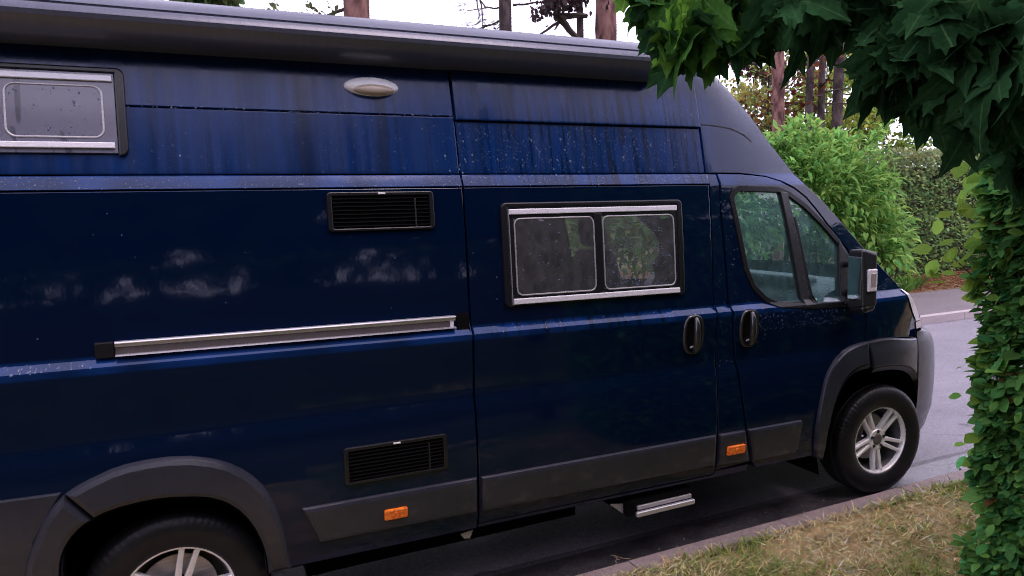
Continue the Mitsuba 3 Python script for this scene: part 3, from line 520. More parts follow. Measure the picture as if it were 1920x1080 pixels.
def spoke_set(a0):
    ms = []
    for k in range(5):
        a = math.radians(a0 + 72 * k)
        for sgn in (-1, 1):
            rs = np.array([.040, .062, .10, .15, .185, .203]); ws = np.array([.013, .0135, .012, .0105, .0105, .012])
            lat = sgn * np.array([.012, .016, .0205, .025, .0275, .030]); yf = np.array([.052, .050, .046, .038, .031, .029])
            sec4 = []
            for r, w, l, y in zip(rs, ws, lat, yf):
                c = [(l - w, y + .028), (l - w, y + .004), (l - w * .6, y), (l + w * .6, y), (l + w, y + .004), (l + w, y + .028)]
                sec4.append([[r * math.cos(a) - q * math.sin(a), yy, r * math.sin(a) + q * math.cos(a)] for q, yy in c])
            ms.append(quads(np.array(sec4)[:, ::-1]))
    return cat(ms)
def hub_set(a0):
    ms = [lathe([(.064, .075), (.066, .052), (.062, .047), (.036, .049), (.034, .052)], 48)]
    return cat(ms)
cap_m = lathe([(.035, .060), (.034, .046), (.030, .043), (.001, .042)], 32)
def bolts(a0):
    ms = []
    for k in range(5):
        a = math.radians(a0 + 36 + 72 * k); c = trimesh.creation.cylinder(.0105, .006, sections=6); c.apply_transform(trimesh.transformations.rotation_matrix(math.pi / 2, [1, 0, 0])); c.apply_translation((.050 * math.cos(a), .0455, .050 * math.sin(a))); ms.append(c)
    return ms
def wheel(x, y, a0, steer, far, label=None):
    k = VAN + '__wheel'; n = 0
    while k in labels or any(q.startswith(k + '__') for q in scene): n += 1; k = f'{VAN}__wheel_{n:03d}'
    if label: tag(k, label)
    M = T().translate([x, y, .352]).scale(1.02).rotate([0, 0, 1], -math.degrees(steer) + (180 if far else 0))
    for nm, m, mat, sm in (('tyre', tyre_m, 'tyre_rubber', 28), ('rim', rim_m, 'alloy', 40), ('rim_barrel', barrel_m, 'alloy_inner', 40), ('brake_disc', disc_m, 'silver_matt', 30), ('spokes', spoke_set(a0), 'alloy', 25), ('hub', hub_set(a0), 'alloy', 30), ('centre_cap', cap_m, 'rail_channel', 30), *[('bolt', b_, 'satin_black', False) for b_ in bolts(a0)]):
        kk = obj(nm, m, mat, k, smooth=sm); scene[kk]['to_world'] = M
wheel(0.0, .028, 268, .065, False, 'front wheel with twin-spoke alloy rim against the kerb')
wheel(-4.035, .035, 75, 0.0, False, 'rear wheel deep in its grey arch')
wheel(0.0, 2.02, 20, .065, True); wheel(-4.035, 2.02, 40, 0.0, True)
# --- wheel wells
for x, zc_, yb, nm in ((-4.05, .345, .40, 0), (-.02, .345, .42, 1)):
    a = np.linspace(-.3, math.pi + .3, 25); r = .46 if nm == 0 else .52
    rx = r * .80 if nm == 0 else r * .90
    P = np.array([[[x + rx * math.cos(t), y, zc_ + r * math.sin(t)] for t in a] for y in (.06 if nm == 0 else .11, yb)])
    back = np.array([[[x + rx * s * math.cos(t), yb, zc_ + r * s * math.sin(t)] for t in a] for s in (1, .02)])
    obj('wheel_well', cat([quads(P), quads(back)]), 'dark_void', VAN)
# --- interior
obj('floor', cat([bx(REAR + .05, -.2, .43, 1.62, .46, .50)]), 'lining', VAN, smooth=False)
obj('bulkhead', cat([bx(-5.3, -4.2, .45, 1.60, .5, 2.4)]), 'cabinet', VAN, smooth=False)
v, f = grid2(Polygon([(REAR + .05, 1.95), (REAR + .05, 2.6), (-1.4, 2.6)] + xa_line(2.56, 2.02)).buffer(-.01), .2)
obj('inner_lining', cat([bx(-4.15, -2.68, 1.55, 1.80, .5, 1.42), bx(-5.2, -1.45, .26, 1.80, 2.30, 2.34), trimesh.Trimesh(lift(v, .05) * [1, -1, 1] + [0, 2.05, 0], f[:, ::-1], process=False)]), 'lining', VAN, smooth=False)
obj('kitchen_unit', cat([rbox(-2.72, -2.66, .17, .75, .5, 1.95, .01, 2), rbox(-3.5, -2.72, .15, .75, .5, 1.37, .01, 2)]), 'cabinet', VAN)
obj('table_bench', cat([rbox(-2.55, -2.02, .95, 1.85, .5, .98, .03), rbox(-2.62, -2.45, .95, 1.85, .95, 1.62, .05), rbox(-2.62, -2.46, .35, .85, .95, 1.56, .05)]), 'red_cloth', VAN)
for y in (.52, 1.50):
    SE = obj('seat', hullp([(-1.02, y - .2, .86), (-1.02, y + .2, .86), (-.58, y - .2, .92), (-.58, y + .2, .92)], .07), 'seat_cloth', VAN)
    obj('backrest', hullp([(-1.06, y - .17, .95), (-1.06, y + .17, .95), (-1.21, y - .17, 1.50), (-1.21, y + .17, 1.50)], [.08, .08, .06, .06]), 'seat_cloth', SE)
    obj('headrest', hullp([(-1.215, y - .10, 1.63), (-1.215, y + .10, 1.63), (-1.235, y - .09, 1.74), (-1.235, y + .09, 1.74)], .05), 'seat_cloth', SE)
    obj('pedestal', bx(-1.0, -.62, y - .18, y + .18, .5, .82), 'satin_black', SE, smooth=False)
dp = [(-.50, .95), (-.52, 1.12), (-.48, 1.24), (-.40, 1.31), (-.28, 1.345), (-.10, 1.35), (.10, 1.34), (.30, 1.32)]
P = np.array([[[x + .12 * (y - 1.0) ** 2 * 0, y, z] for x, z in dp] for y in np.linspace(.14, 1.91, 12)])
obj('dashboard', quads(P), 'dash_plastic', VAN, smooth=50)
obj('dash_pod', hullp([(-.36, .40, 1.36), (-.36, .95, 1.36), (-.25, .40, 1.36), (-.25, .95, 1.36)], .035), 'dash_plastic', VAN)
a = np.linspace(0, 2 * math.pi, 33)
ring_p = np.stack([.05 * np.sin(a) * 1.7, .19 * np.cos(a), .17 * np.sin(a)], 1) @ np.eye(3) + [-.56, 1.50, 1.24]
SW = obj('steering_wheel', tube(ring_p, .015, 8, False), 'satin_black', VAN, smooth=50)
obj('wheel_hub', hullp([(-.55, 1.46, 1.2), (-.55, 1.54, 1.2), (-.55, 1.5, 1.26)], .05), 'satin_black', SW)
obj('tube_bag', hullp([(-.78, .36, 1.30), (-.42, .36, 1.285)], .075), 'seat_cloth', VAN) if False else None
# --- raindrops on the paint: low glossy domes
def drops(n, x0, x1, z0, z1, size, off=0.0, power=1.0):
    P, c = [], 0
    X = rng.uniform(x0, x1, n); Z = z0 + (z1 - z0) * rng.uniform(0, 1, n) ** power
    keep = (X < XA(Z) - .05); return X[keep], Z[keep], np.clip(rng.lognormal(math.log(size), .35, keep.sum()), .0012, .0048), np.full(keep.sum(), off)
sets = [drops(700, REAR + .6, BX, 1.976, 2.024, .0021, -.007), drops(190, -4.1, AX, 2.035, 2.285, .0016), drops(110, -4.1, AX, 2.296, 2.44, .0016),
        drops(800, AX, BX, 2.035, 2.262, .0017, .004), drops(300, AX, BX, 2.30, 2.45, .0017, -.012), drops(160, -4.1, BX, 2.286, 2.30, .0024),
        drops(30, -4.6, AX, 1.42, 1.95, .0013), drops(60, AX, BX, 1.42, 1.95, .0014), drops(300, -1.34, -1.0, 1.0, 1.95, .0018), drops(260, -1.2, -.4, 1.18, 1.29, .0020), drops(60, -4.6, -4.26, 1.305, 1.335, .0024), drops(90, AX, BX, 1.306, 1.336, .0020)]
X, Z, Rr, Of = (np.concatenate([s[i] for s in sets]) for i in range(4))
ok = ~np.array([glass_poly.buffer(.02).contains(shapely.Point(x, z)) or (-2.6 < x < -1.55 and 1.40 < z < 1.91) or (-3.39 < x < -2.89 and 1.77 < z < 1.97) or (abs(x + 3.13) < .13 and abs(z - 2.41) < .05) for x, z in zip(X, Z)])
X, Z, Rr, Of = X[ok], Z[ok], Rr[ok], Of[ok]
def pane_drops(n, x0, x1, z0, z1, size, off, inside=None):
    x, z = rng.uniform(x0, x1, n), z0 + (z1 - z0) * rng.uniform(0, 1, n) ** 1.5
    k = np.array([inside.contains(shapely.Point(a, b)) for a, b in zip(x, z)]) if inside is not None else np.ones(n, bool)
    return x[k], z[k], np.clip(rng.lognormal(math.log(size), .4, k.sum()), .001, .0045), np.full(k.sum(), off)
pd_ = [pane_drops(300, -2.03, -1.63, 1.48, 1.81, .0022, -.0145), pane_drops(90, -2.51, -2.11, 1.48, 1.81, .0018, -.0145), pane_drops(650, -1.17, -.35, 1.32, 1.9, .0020, .0075, g1.buffer(-.01)), pane_drops(90, -4.46, -4.165, 2.17, 2.35, .0018, -.0125)]
X, Z, Rr, Of = (np.concatenate([a_] + [q[i] for q in pd_]) for i, a_ in enumerate((X, Z, Rr, Of)))
ang = np.arange(7) * 2 * math.pi / 7
unit = np.array([[0, -.62, 0]] + [[.62 * math.cos(t), -.45, .62 * math.sin(t)] for t in ang] + [[math.cos(t), .02, math.sin(t)] for t in ang])
uf = [(0, 1 + i, 1 + (i + 1) % 7) for i in range(7)] + [(1 + i, 8 + i, 8 + (i + 1) % 7) for i in range(7)] + [(1 + i, 8 + (i + 1) % 7, 1 + (i + 1) % 7) for i in range(7)]
ctr = lift(np.stack([X, Z], 1), 0) + np.stack([X * 0, Of, X * 0], 1)
sl = (Sc(X, Z + .004) - Sc(X, Z - .004)) / .008
tall = rng.uniform(.9, 1.9, len(X))
V = ctr[:, None] + Rr[:, None, None] * (unit[None] * np.stack([np.ones_like(tall), np.ones_like(tall), tall], 1)[:, None])
V[..., 1] += sl[:, None] * (V[..., 2] - ctr[:, None, 2])
Fa = (np.array(uf)[None] + (np.arange(len(X)) * len(unit))[:, None, None]).reshape(-1, 3)
obj('raindrops', trimesh.Trimesh(V.reshape(-1, 3), Fa, process=False), 'raindrop_water', VAN, smooth=True, kind='stuff', label='raindrops beaded on the blue paint')

# ---------------------------------------------------------------- vegetation
def unit3(v): return v / (np.linalg.norm(v, axis=-1, keepdims=True) + 1e-9)
def leaf_mesh(pts, axis, nrm, size, tmpl, tri, color):
    """one mesh of all leaves: template (k, 3) along +x (tip), y (width), z (up side)"""
    a = unit3(axis); s = unit3(np.cross(nrm, a)); n = np.cross(a, s)
    size = np.broadcast_to(size, (len(pts),))[:, None, None]
    V = pts[:, None] + size * (tmpl[None, :, :1] * a[:, None] + tmpl[None, :, 1:2] * s[:, None] + tmpl[None, :, 2:] * n[:, None])
    Fa = (tri[None] + (np.arange(len(pts)) * len(tmpl))[:, None, None]).reshape(-1, 3)
    return trimesh.Trimesh(V.reshape(-1, 3), Fa, process=False), np.repeat(color, len(tmpl), 0)
def uv_of(tm_, n): return np.tile(np.asarray(tm_[0])[:, :2], (n, 1))
def spray(key, pts, axis, nrm, size, tm_, color, mat, parent, smooth=False, label=None):
    m, c = leaf_mesh(pts, axis, nrm, size, tm_[0], tm_[1], color)
    return obj(key, m, mat, parent, smooth=smooth, color=c, uv=uv_of(tm_, len(pts)), kind='stuff', label=label)
def T3(v, f): return np.array(v, float), np.array(f)
LANCE = T3([(0, 0, 0), (.3, .18, .03), (.3, -.18, .03), (.35, 0, -.02), (.7, .13, -.04), (.7, -.13, -.04), (.7, 0, -.09), (1, 0, -.22)], [(0, 3, 1), (0, 2, 3), (1, 3, 4), (3, 6, 4), (2, 5, 3), (3, 5, 6), (4, 6, 7), (6, 5, 7)])
OVATE = T3([(0, 0, 0), (.22, .26, .05), (.22, -.26, .05), (.25, 0, 0), (.58, .33, .03), (.58, -.33, .03), (.6, 0, -.03), (.85, .17, -.05), (.85, -.17, -.05), (1, 0, -.12)],
           [(0, 3, 1), (0, 2, 3), (1, 3, 6), (1, 6, 4), (2, 6, 3), (2, 5, 6), (4, 6, 7), (5, 8, 6), (6, 9, 7), (6, 8, 9)])
DIAM = T3([(0, 0, 0), (.5, .3, .06), (.5, -.3, .06), (1, 0, -.05)], [(0, 2, 1), (1, 2, 3)])
NEEDLE = T3([(0, -.02, 0), (0, .02, 0), (1, 0, -.05), (0, 0, .02), (.9, .12, -.02), (0, 0, -.02), (.9, -.12, .03), (.02, 0, .03), (.8, .03, .25), (.02, .02, -.03), (.8, -.04, -.25)], [(0, 1, 2), (3, 1, 4), (0, 5, 6), (7, 1, 8), (0, 9, 10)])
def jitter_color(n, base, amt=.35, warm=.15):
    b = np.exp(rng.normal(0, amt, (n, 1))); w = rng.normal(0, warm, (n, 1))
    return np.clip(np.array(base)[None] * b * np.hstack([1 + w, 1 + 0 * w, 1 - .5 * w]), .002, .8)
def rand_dir(n): return unit3(rng.normal(size=(n, 3)))

def limb(p0, p1, r0, r1, bend=.15, n=7, seed=None):
    t = np.linspace(0, 1, n)[:, None]; L = np.linalg.norm(np.subtract(p1, p0))
    w = np.cumsum(rng.normal(0, bend * L / n, (n, 3)), 0); w -= w[-1] * t; w[0] = 0
    return np.array(p0) * (1 - t) + np.array(p1) * t + w, np.linspace(r0, r1, n)

# ---- grass on the near verge: short, trampled, half dry
n = 95000
gxr = rng.uniform(-3.2, 2.2, n); gyr = KOUT + .012 - rng.uniform(0, 1, n) ** 1.1 * 2.2
dd = np.hypot(gxr + 4.0, gyr + 3.1); keep = rng.uniform(size=n) < np.clip(3.4 / dd, .3, 1); gxr, gyr = gxr[keep], gyr[keep]; n = len(gxr)
green = meshkit.fbm(np.stack([gxr * 2.2, gyr * 2.2, gxr * 0 + 8], -1), 3, 3) + rng.normal(0, .14, n)
col = np.where((green > .45)[:, None], jitter_color(n, (.21, .27, .065), .35), jitter_color(n, (.55, .44, .23), .45, .14))
ang = rng.uniform(0, 2 * math.pi, n); up = rng.uniform(.05, .85, n) ** 1.6 + (green > .53) * .25
ax = unit3(np.stack([np.cos(ang), np.sin(ang), up], 1))
BLADE = T3([(0, -.04, 0), (0, .04, 0), (.5, .035, .08), (.5, -.035, .08), (1, 0, .02)], [(0, 1, 2), (0, 2, 3), (3, 2, 4)])
pt = np.stack([gxr, gyr, lawn_z(gxr, gyr) - .004], 1)
m, c = leaf_mesh(pt, ax, rand_dir(n) * .4 + [0, 0, 1], rng.uniform(.02, .078, n) * (.6 + .8 * meshkit.fbm(np.stack([gxr * 9, gyr * 9, gxr * 0], -1), 2, 8)), BLADE[0], BLADE[1], col)
obj('grass', m, 'grass_blade', None, smooth=False, color=c, kind='stuff'); labels['grass'] = {'label': 'short half-dry grass on the verge in front of the kerb', 'category': 'grass', 'kind': 'stuff'}
# a few fallen leaves and long straws
for i in range(14):
    x, y = rng.uniform(-1.9, .5), KOUT - rng.uniform(-.06, .9)
    q, c = leaf_mesh(np.array([[x, y, (KTOP + .003) if y > KOUT else float(lawn_z(np.array([x]), np.array([y]))[0]) + .012]]), rand_dir(1) * [1, 1, .2], rand_dir(1) * .3 + [0, 0, 1], rng.uniform(.035, .06), OVATE[0], OVATE[1], jitter_color(1, (.42, .32, .2), .3))
    k = obj('fallen_leaf', q, 'grass_blade', None, smooth=False, color=c); tag(k, 'small pale dry leaf lying on the grass verge or kerb', 'leaf', 'fallen leaves on the verge')

# grit, bark and straw washed against the kerb
ms, ss = [], []
for i in range(90):
    x, y = rng.uniform(-2.6, 1.2), KIN + rng.exponential(.06) + .004
    if i % 3: q = trimesh.creation.icosphere(1, rng.uniform(.003, .008)); q.vertices *= rng.uniform(.6, 1.3, 3); q.apply_translation([x, y, .008]); ms.append(q)
    else: ss.append(tube(*limb([x, y, .010], [x + rng.normal(0, .05), y + rng.normal(0, .03), .012 + rng.uniform(0, .02)], .0018, .0012, .3, 6), 5))
obj('grit', cat(ms), 'kerb_stone', None, smooth=False, kind='stuff', label='small stones lying on the wet road against the kerb', cat='grit')
obj('straw', cat(ss), 'straw', None, smooth=False, kind='stuff', label='bits of straw and twig washed against the kerb', cat='straw')

# ---- far verge: tuft of green grass and leaf litter
n = 5000
x = rng.uniform(8.2, 13.5, n); y = rng.uniform(6.05, 7.9, n)
gre = (x < 9.0 + .5 * np.sin(y * 5)) & (rng.uniform(size=n) < .9)
col = np.where(gre[:, None], jitter_color(n, (.11, .21, .045), .3), jitter_color(n, (.16, .075, .04), .4))
a_ = rng.uniform(0, 6.28, n); ax = unit3(np.stack([np.cos(a_), np.sin(a_), np.where(gre, 1.5, .1)], 1))
m, c = leaf_mesh(np.stack([x, y, np.full(n, .10)], 1), ax, rand_dir(n) + [0, 0, .5], np.where(gre, rng.uniform(.12, .34, n), .09), OVATE[0] * [1, .25, 1], OVATE[1], col)
obj('verge_grass', m, 'grass_blade', None, smooth=False, color=c); labels['verge_grass'] = {'label': 'green grass tufts and brown leaf litter below the far hedge', 'category': 'grass', 'kind': 'stuff'}

# ---- clipped hedge across the road
def box_shell(n, x0, x1, y0, y1, z0, z1, thick, bump):
    """points in a thick uneven skin of a box: front (y0), top, ends"""
    A = np.array([(x1 - x0) * (z1 - z0), (x1 - x0) * (y1 - y0), (y1 - y0) * (z1 - z0), (y1 - y0) * (z1 - z0)]); w = rng.choice(4, n, p=A / A.sum())
    P = np.stack([rng.uniform(x0, x1, n), rng.uniform(y0, y1, n), rng.uniform(z0, z1, n)], 1); Nn = np.zeros((n, 3))
    d_ = rng.exponential(thick, n)
    for k, (axis, val, s) in enumerate(((1, y0, -1), (2, z1, 1), (0, x0, -1), (0, x1, 1))):
        q = w == k; P[q, axis] = val - s * d_[q]; Nn[q, axis] = s
    b = meshkit.fbm(P * 1.3, 3, 4)[:, None] - .5
    return P + Nn * b * bump, Nn
def hedge(key, label, args, n, size, base, mat, tm_, group=None, topcol=None, label_cat='hedge'):
    P, Nn = box_shell(n, *args)
    col = jitter_color(n, base, .4)
    if topcol is not None:
        k = sst(args[5] - .9, args[5], P[:, 2])[:, None] * rng.uniform(.3, 1, (n, 1)); col = col * (1 - k) + jitter_color(n, topcol, .3) * k
    ax = unit3(Nn * .6 + rand_dir(n) * .9 + [0, 0, .1]); nr = unit3(Nn * .5 + rand_dir(n) * .5 + [0, 0, .8])
    tag(key, label, label_cat, group)
    spray('foliage', P, ax, nr, size * rng.uniform(.7, 1.35, n), tm_, col, mat, key)
    x0, x1, y0, y1, z0, z1, th_, bp2 = args
    obj('core', bx(x0 + .35, x1 - .35, y0 + .35, y1 - .2, z0, z1 - .35), 'twig', key, smooth=False)
    ms = [tube([[x0 + .3 + t, y0 + .30, 0], [x0 + .3 + t + rng.normal(0, .06), y0 + .25, .6], [x0 + .3 + t, y0 + .3, 1.2]], .025, 5) for t in np.arange(0, x1 - x0 - .5, .45)]
    for q in ms: obj('stem', q, 'twig', key)
hedge('clipped_hedge', 'dark clipped hedge with a browned top across the road', (10.4, 19.0, 8.0, 9.4, .12, 2.95, .16, .5), 26000, .10, (.19, .29, .11), 'leaf', DIAM, topcol=(.27, .29, .15))
# ---- pale green shrub in front of the hedge
def shrub(key, label, lumps, n, size, base, base2, cat_='shrub', mat='leaf', tm_=LANCE, droop=.45, stems=True):
    tag(key, label, cat_)
    L = np.array(lumps, float); w = L[:, 3] * L[:, 4]; k = rng.choice(len(L), n, p=w / w.sum())
    d_ = rand_dir(n); d_[:, 2] = np.where(d_[:, 2] < -.5, -d_[:, 2], d_[:, 2])
    rad = 1 - np.minimum(rng.exponential(.17, n), .9)
    P = L[k, :3] + d_ * rad[:, None] * L[k][:, [3, 3, 4]]
    P += (meshkit.fbm(P * 1.5, 3, 2)[:, None] - .5) * 1.5 * d_ + (meshkit.fbm(P * 4, 2, 8)[:, None] - .5) * .5 * d_
    P[:, 2] = np.maximum(P[:, 2], .15)
    ax = unit3(d_ * .8 + rand_dir(n) * .55 + np.array([0, 0, -droop]) * rng.uniform(0, 1.2, (n, 1))); nr = unit3(d_ * .3 + rand_dir(n) * .35 + [0, 0, 1])
    mixv = np.clip(meshkit.fbm(P * 1.1 + 4, 3, 6)[:, None] * 2 - .5 + rng.normal(0, .25, (n, 1)), 0, 1)
    col = jitter_color(n, base, .28) * (1 - mixv) + jitter_color(n, base2, .28) * mixv
    spray('foliage', P, ax, nr, size * rng.uniform(.65, 1.3, n), tm_, col, mat, key)
    if stems:
        for l in L:
            for _ in range(3):
                e = l[:3] + rand_dir(1)[0] * .5 * l[3]; s0 = np.array([l[0] + rng.normal(0, .3), l[1] + rng.normal(0, .2), 0.0])
                obj('stem', tube([s0, (s0 + e) / 2 + rng.normal(0, .12, 3), e], [.035, .024, .012], 6), 'twig', key)
shrub('laurel_shrub', 'pale green shrub with long drooping leaves beside the far footway', [(8.1, 8.0, 1.8, 1.35, 1.25), (9.1, 7.6, .95, 1.05, .85), (7.2, 8.3, 1.7, 1.3, 1.3), (9.0, 8.1, 1.9, .75, .6), (8.5, 8.4, 2.65, .75, .6), (8.0, 8.3, 3.0, .6, .55), (8.9, 8.4, 2.75, .4, .55), (7.3, 8.4, 2.9, .6, .5), (9.5, 7.8, 1.5, .45, .4), (9.8, 7.5, .6, .6, .45)], 10000, .205, (.17, .36, .09), (.28, .46, .12), mat='leaf_lit')
shrub('roadside_shrub', 'mid green shrubs along the far footway glimpsed through the van windows', [(5.2, 8.2, 1.2, 1.5, 1.3), (3.0, 8.4, 1.3, 1.6, 1.4), (.5, 8.5, 1.2, 1.7, 1.3), (-2.2, 8.6, 1.2, 1.8, 1.3), (6.8, 8.8, 2.0, 1.2, 1.2)], 6000, .26, (.09, .18, .06), (.15, .27, .10), stems=False, mat='leaf_lit')

# long shoots that break the shrub's outline
for i in range(46):
    a_ = rng.uniform(math.pi, 2 * math.pi); z0 = rng.uniform(1.0, 3.2); k_ = 1.25 * (1 - .25 * abs(z0 - 1.8) / 1.5)
    q = np.array([8.25 + k_ * math.cos(a_) * 1.1, 8.0 + k_ * math.sin(a_) * .8, z0]); L_ = rng.uniform(.35, .75)
    e = q + L_ * np.array([math.cos(a_) * .6, math.sin(a_) * .5, rng.uniform(.1, 1.0)]); pl, rl = limb(q, e, .010, .004, .15)
    obj('shoot', tube(pl, rl, 4), 'twig', 'laurel_shrub')
    t_ = rng.uniform(.1, 1, 26); P = q + (e - q) * t_[:, None] + rng.normal(0, .03, (26, 3)); d_ = unit3(e - q)
    spray('foliage', P, d_ * .5 + rng.normal(0, .6, (26, 3)) + [0, 0, -.25], rng.normal(0, .3, (26, 3)) + [0, 0, 1], rng.uniform(.12, .22, 26), LANCE, jitter_color(26, (.22, .40, .10), .25), 'leaf_lit', 'laurel_shrub')

# ---- trees behind the van
def pine(key, label, x, y, dia, h, lean=(0, 0), barkm='pine_bark', crown=True, dead=6, group=None, cr=2.2, cz=None):
    tag(key, label, 'pine tree', group)
    zs = np.linspace(-.1, h, 26); t = zs / h
    pts = np.stack([x + lean[0] * t + .06 * np.sin(zs * .7 + x), y + lean[1] * t, zs], 1)
    P = tube(pts, dia / 2 * (1.12 - .55 * t), 20)
    v = P.vertices; P.vertices = v + (meshkit.fbm(v * [5, 5, 2.2], 3, 7)[:, None] - .5) * .14 * dia * unit3(v - np.stack([np.interp(v[:, 2], zs, pts[:, 0]), np.interp(v[:, 2], zs, pts[:, 1]), v[:, 2]], 1))
    obj('trunk', P, barkm, key, smooth=60)
    for i in range(dead):
        z0 = rng.uniform(.35, .7) * h; a = rng.uniform(0, 6.28); q = np.array([np.interp(z0, zs, pts[:, 0]), np.interp(z0, zs, pts[:, 1]), z0])
        L = rng.uniform(.6, 2.0); e = q + [L * math.cos(a), L * math.sin(a), rng.uniform(-.5, .3)]
        pl, rl = limb(q, e, .03, .008, .12); obj('branch', tube(pl, rl, 5), 'twig', key)
    if crown:
        cz = cz or h * .8; tops, axs = [], []
        for i in range(14):
            z0 = rng.uniform(cz - .18 * h, h); a = rng.uniform(0, 6.28); L = cr * rng.uniform(.5, 1.1) * (1.1 - .5 * (z0 - cz + .18 * h) / (.38 * h))
            q = np.array([np.interp(z0, zs, pts[:, 0]), np.interp(z0, zs, pts[:, 1]), z0]); e = q + [L * math.cos(a), L * math.sin(a), rng.uniform(-.2, .7)]
            pl, rl = limb(q, e, .05, .015, .1); obj('branch', tube(pl, rl, 5), barkm, key)
            m_ = 60; tt = rng.uniform(.4, 1.05, m_)[:, None]; tops.append(q + (e - q) * tt + rng.normal(0, .28, (m_, 3))); axs.append(unit3((e - q)[None] * .4 + rng.normal(0, .6, (m_, 3)) + [0, 0, .5]))
        tops, axs = np.vstack(tops), np.vstack(axs)
        spray('crown', tops, axs, rand_dir(len(tops)), rng.uniform(.25, .5, len(tops)), NEEDLE, jitter_color(len(tops), (.035, .055, .025), .3), 'needle', key)
def tuft(parent, base, tip, m_, size, color, tm_=NEEDLE, mat='needle', r=.012, spread=.5):
    """a twig with a few needle or leaf tufts at its end"""
    pl, rl = limb(base, tip, r, r * .4, .14); obj('branch', tube(pl, rl, 5), 'twig', parent)
    d_ = unit3(np.array(tip) - np.array(base)); P = np.array(tip) + rng.normal(0, size * .35, (m_, 3)); 
    spray('needles' if tm_ is NEEDLE else 'leaves', P, unit3(d_[None] * .4 + rng.normal(0, spread, (m_, 3))), rand_dir(m_), size * rng.uniform(.6, 1.2, m_), tm_, jitter_color(m_, color, .3), mat, parent)
pine('pine_tree', 'reddish pine trunk above the middle of the awning', -1.46, 8.0, .415, 13, (.25, .2), dead=3)
pine('pine_tree_001', 'slim grey-brown pine trunk in the middle with a thin bare branch to each side', 3.0, 12.0, .325, 15, (-.1, .3), 'grey_bark', dead=2)
pine('pine_tree_002', 'thick flaky red pine trunk above the front end of the awning', 4.20, 10.0, .46, 14, (.3, .2), dead=2)
pine('pine_tree_003', 'reddish pine trunk nearest the van nose beyond the pale shrub', 12.1, 13.0, .39, 13, (.2, .2), dead=7)
pine('pine_tree_004', 'slender dark leaning trunk second from the van nose', 13.2, 13.0, .25, 12, (.7, .2), 'grey_bark', dead=5)
pine('pine_tree_005', 'slender grey trunk third from the van nose', 13.9, 13.0, .235, 12, (.1, .1), 'grey_bark', dead=5)
pine('pine_tree_006', 'thicker grey trunk rightmost behind the pale shrub', 14.65, 13.0, .335, 13, (-.1, .1), 'grey_bark', dead=4)
# twigs in the strip of sky over the roof
DK = (.03, .035, .03)
for a_, b_ in (((2.825, 12.0, 6.327), (1.907, 11.9, 6.173)), ((2.502, 12.0, 6.275), (2.227, 11.9, 6.492)), ((2.32, 12.0, 6.551), (2.356, 11.9, 5.785)), ((2.27, 12.0, 6.546), (2.302, 11.9, 6.074)), ((2.34, 12.0, 5.988), (2.094, 11.9, 5.854)), ((2.401, 12.0, 5.902), (2.704, 11.9, 5.926)), ((2.889, 12.0, 7.175), (2.307, 12.0, 6.539))):
    tuft('pine_tree_001', a_, b_, 26, .22, DK, r=.022)
obj('branch', tube(*limb((3.154, 12.0, 6.403), (3.97, 11.8, 6.532), .028, .018), 6), 'twig', 'pine_tree_001')
for a_, b_, r_ in (((3.982, 10.2, 5.8), (3.176, 10.1, 5.757), .05), ((3.231, 10.2, 5.818), (3.712, 10.1, 5.287), .085), ((3.351, 10.2, 5.64), (2.804, 10.1, 5.303), .035), ((3.376, 10.2, 5.663), (3.645, 10.1, 5.788), .03), ((3.854, 10.2, 5.789), (3.37, 10.1, 5.659), .03), ((3.325, 10.2, 5.617), (3.169, 10.1, 5.435), .025)):
    obj('branch', tube(*limb(a_, b_, r_, r_ * .6, .08), 6), 'twig', 'pine_tree_002')
x_, y_, z_ = (3.955, 10.3, 5.176)
obj('side_stem', tube(*limb((x_ + .1, y_, 0), (3.859, 10.3, 6.346), .11, .07, .02, 12), 8), 'grey_bark', 'pine_tree_002')
tag('hanging_foliage', 'dark leafy spray hanging left of the thick red pine trunk', 'branch')
obj('branch', tube(*limb((4.023, 10.0, 6.426), (2.78, 9.8, 5.817), .04, .015), 6), 'twig', 'hanging_foliage')
n = 420; s_ = rng.uniform(size=(n, 1))
c_ = np.array((2.685, 9.8, 5.749)) * (1 - s_) + np.array((3.707, 9.9, 6.034)) * s_ + rng.normal(0, 1, (n, 3)) * [.05, .28, .09]
spray('leaves', c_, rand_dir(n) + [0, 0, -.6], rand_dir(n), rng.uniform(.07, .15, n), OVATE, jitter_color(n, (.05, .035, .035), .35), 'leaf', 'hanging_foliage')
tag('trailing_twig', 'thin twig with small green leaves left of the first pine trunk', 'branch')
for a_, b_ in (((-2.116, 7.6, 4.93), (-2.092, 7.6, 4.702)), ((-2.09, 7.6, 4.745), (-1.947, 7.6, 4.671)), ((-1.945, 7.6, 4.715), (-1.816, 7.6, 4.624)), ((-1.901, 7.6, 4.973), (-1.759, 7.6, 4.717)), ((-2.566, 7.6, 4.906), (-2.548, 7.6, 4.746))):
    tuft('trailing_twig', a_, b_, 7, .095, (.10, .12, .05), OVATE, 'leaf', r=.008, spread=.9)
obj('branch', tube(*limb((-1.42, 8.0, 5.6), (-2.005, 7.6, 4.955), .03, .012, .1), 6), 'twig', 'trailing_twig'); obj('branch', tube(*limb((-1.931, 7.6, 4.97), (-2.58, 7.6, 4.912), .018, .008, .1), 6), 'twig', 'trailing_twig')
tag('leafy_treetop', 'green leafy treetop peeping over the awning at the left', 'tree')
n = 900; s_ = rng.uniform(size=(n, 1)); p0_, p1_ = np.array((-3.763, 9.0, 5.164)), np.array((-2.914, 9.0, 5.186))
c_ = p0_ * (1 - s_) + p1_ * s_ + np.clip(rng.normal(0, 1, (n, 3)), -1.7, 1.7) * [.05, .4, .12]
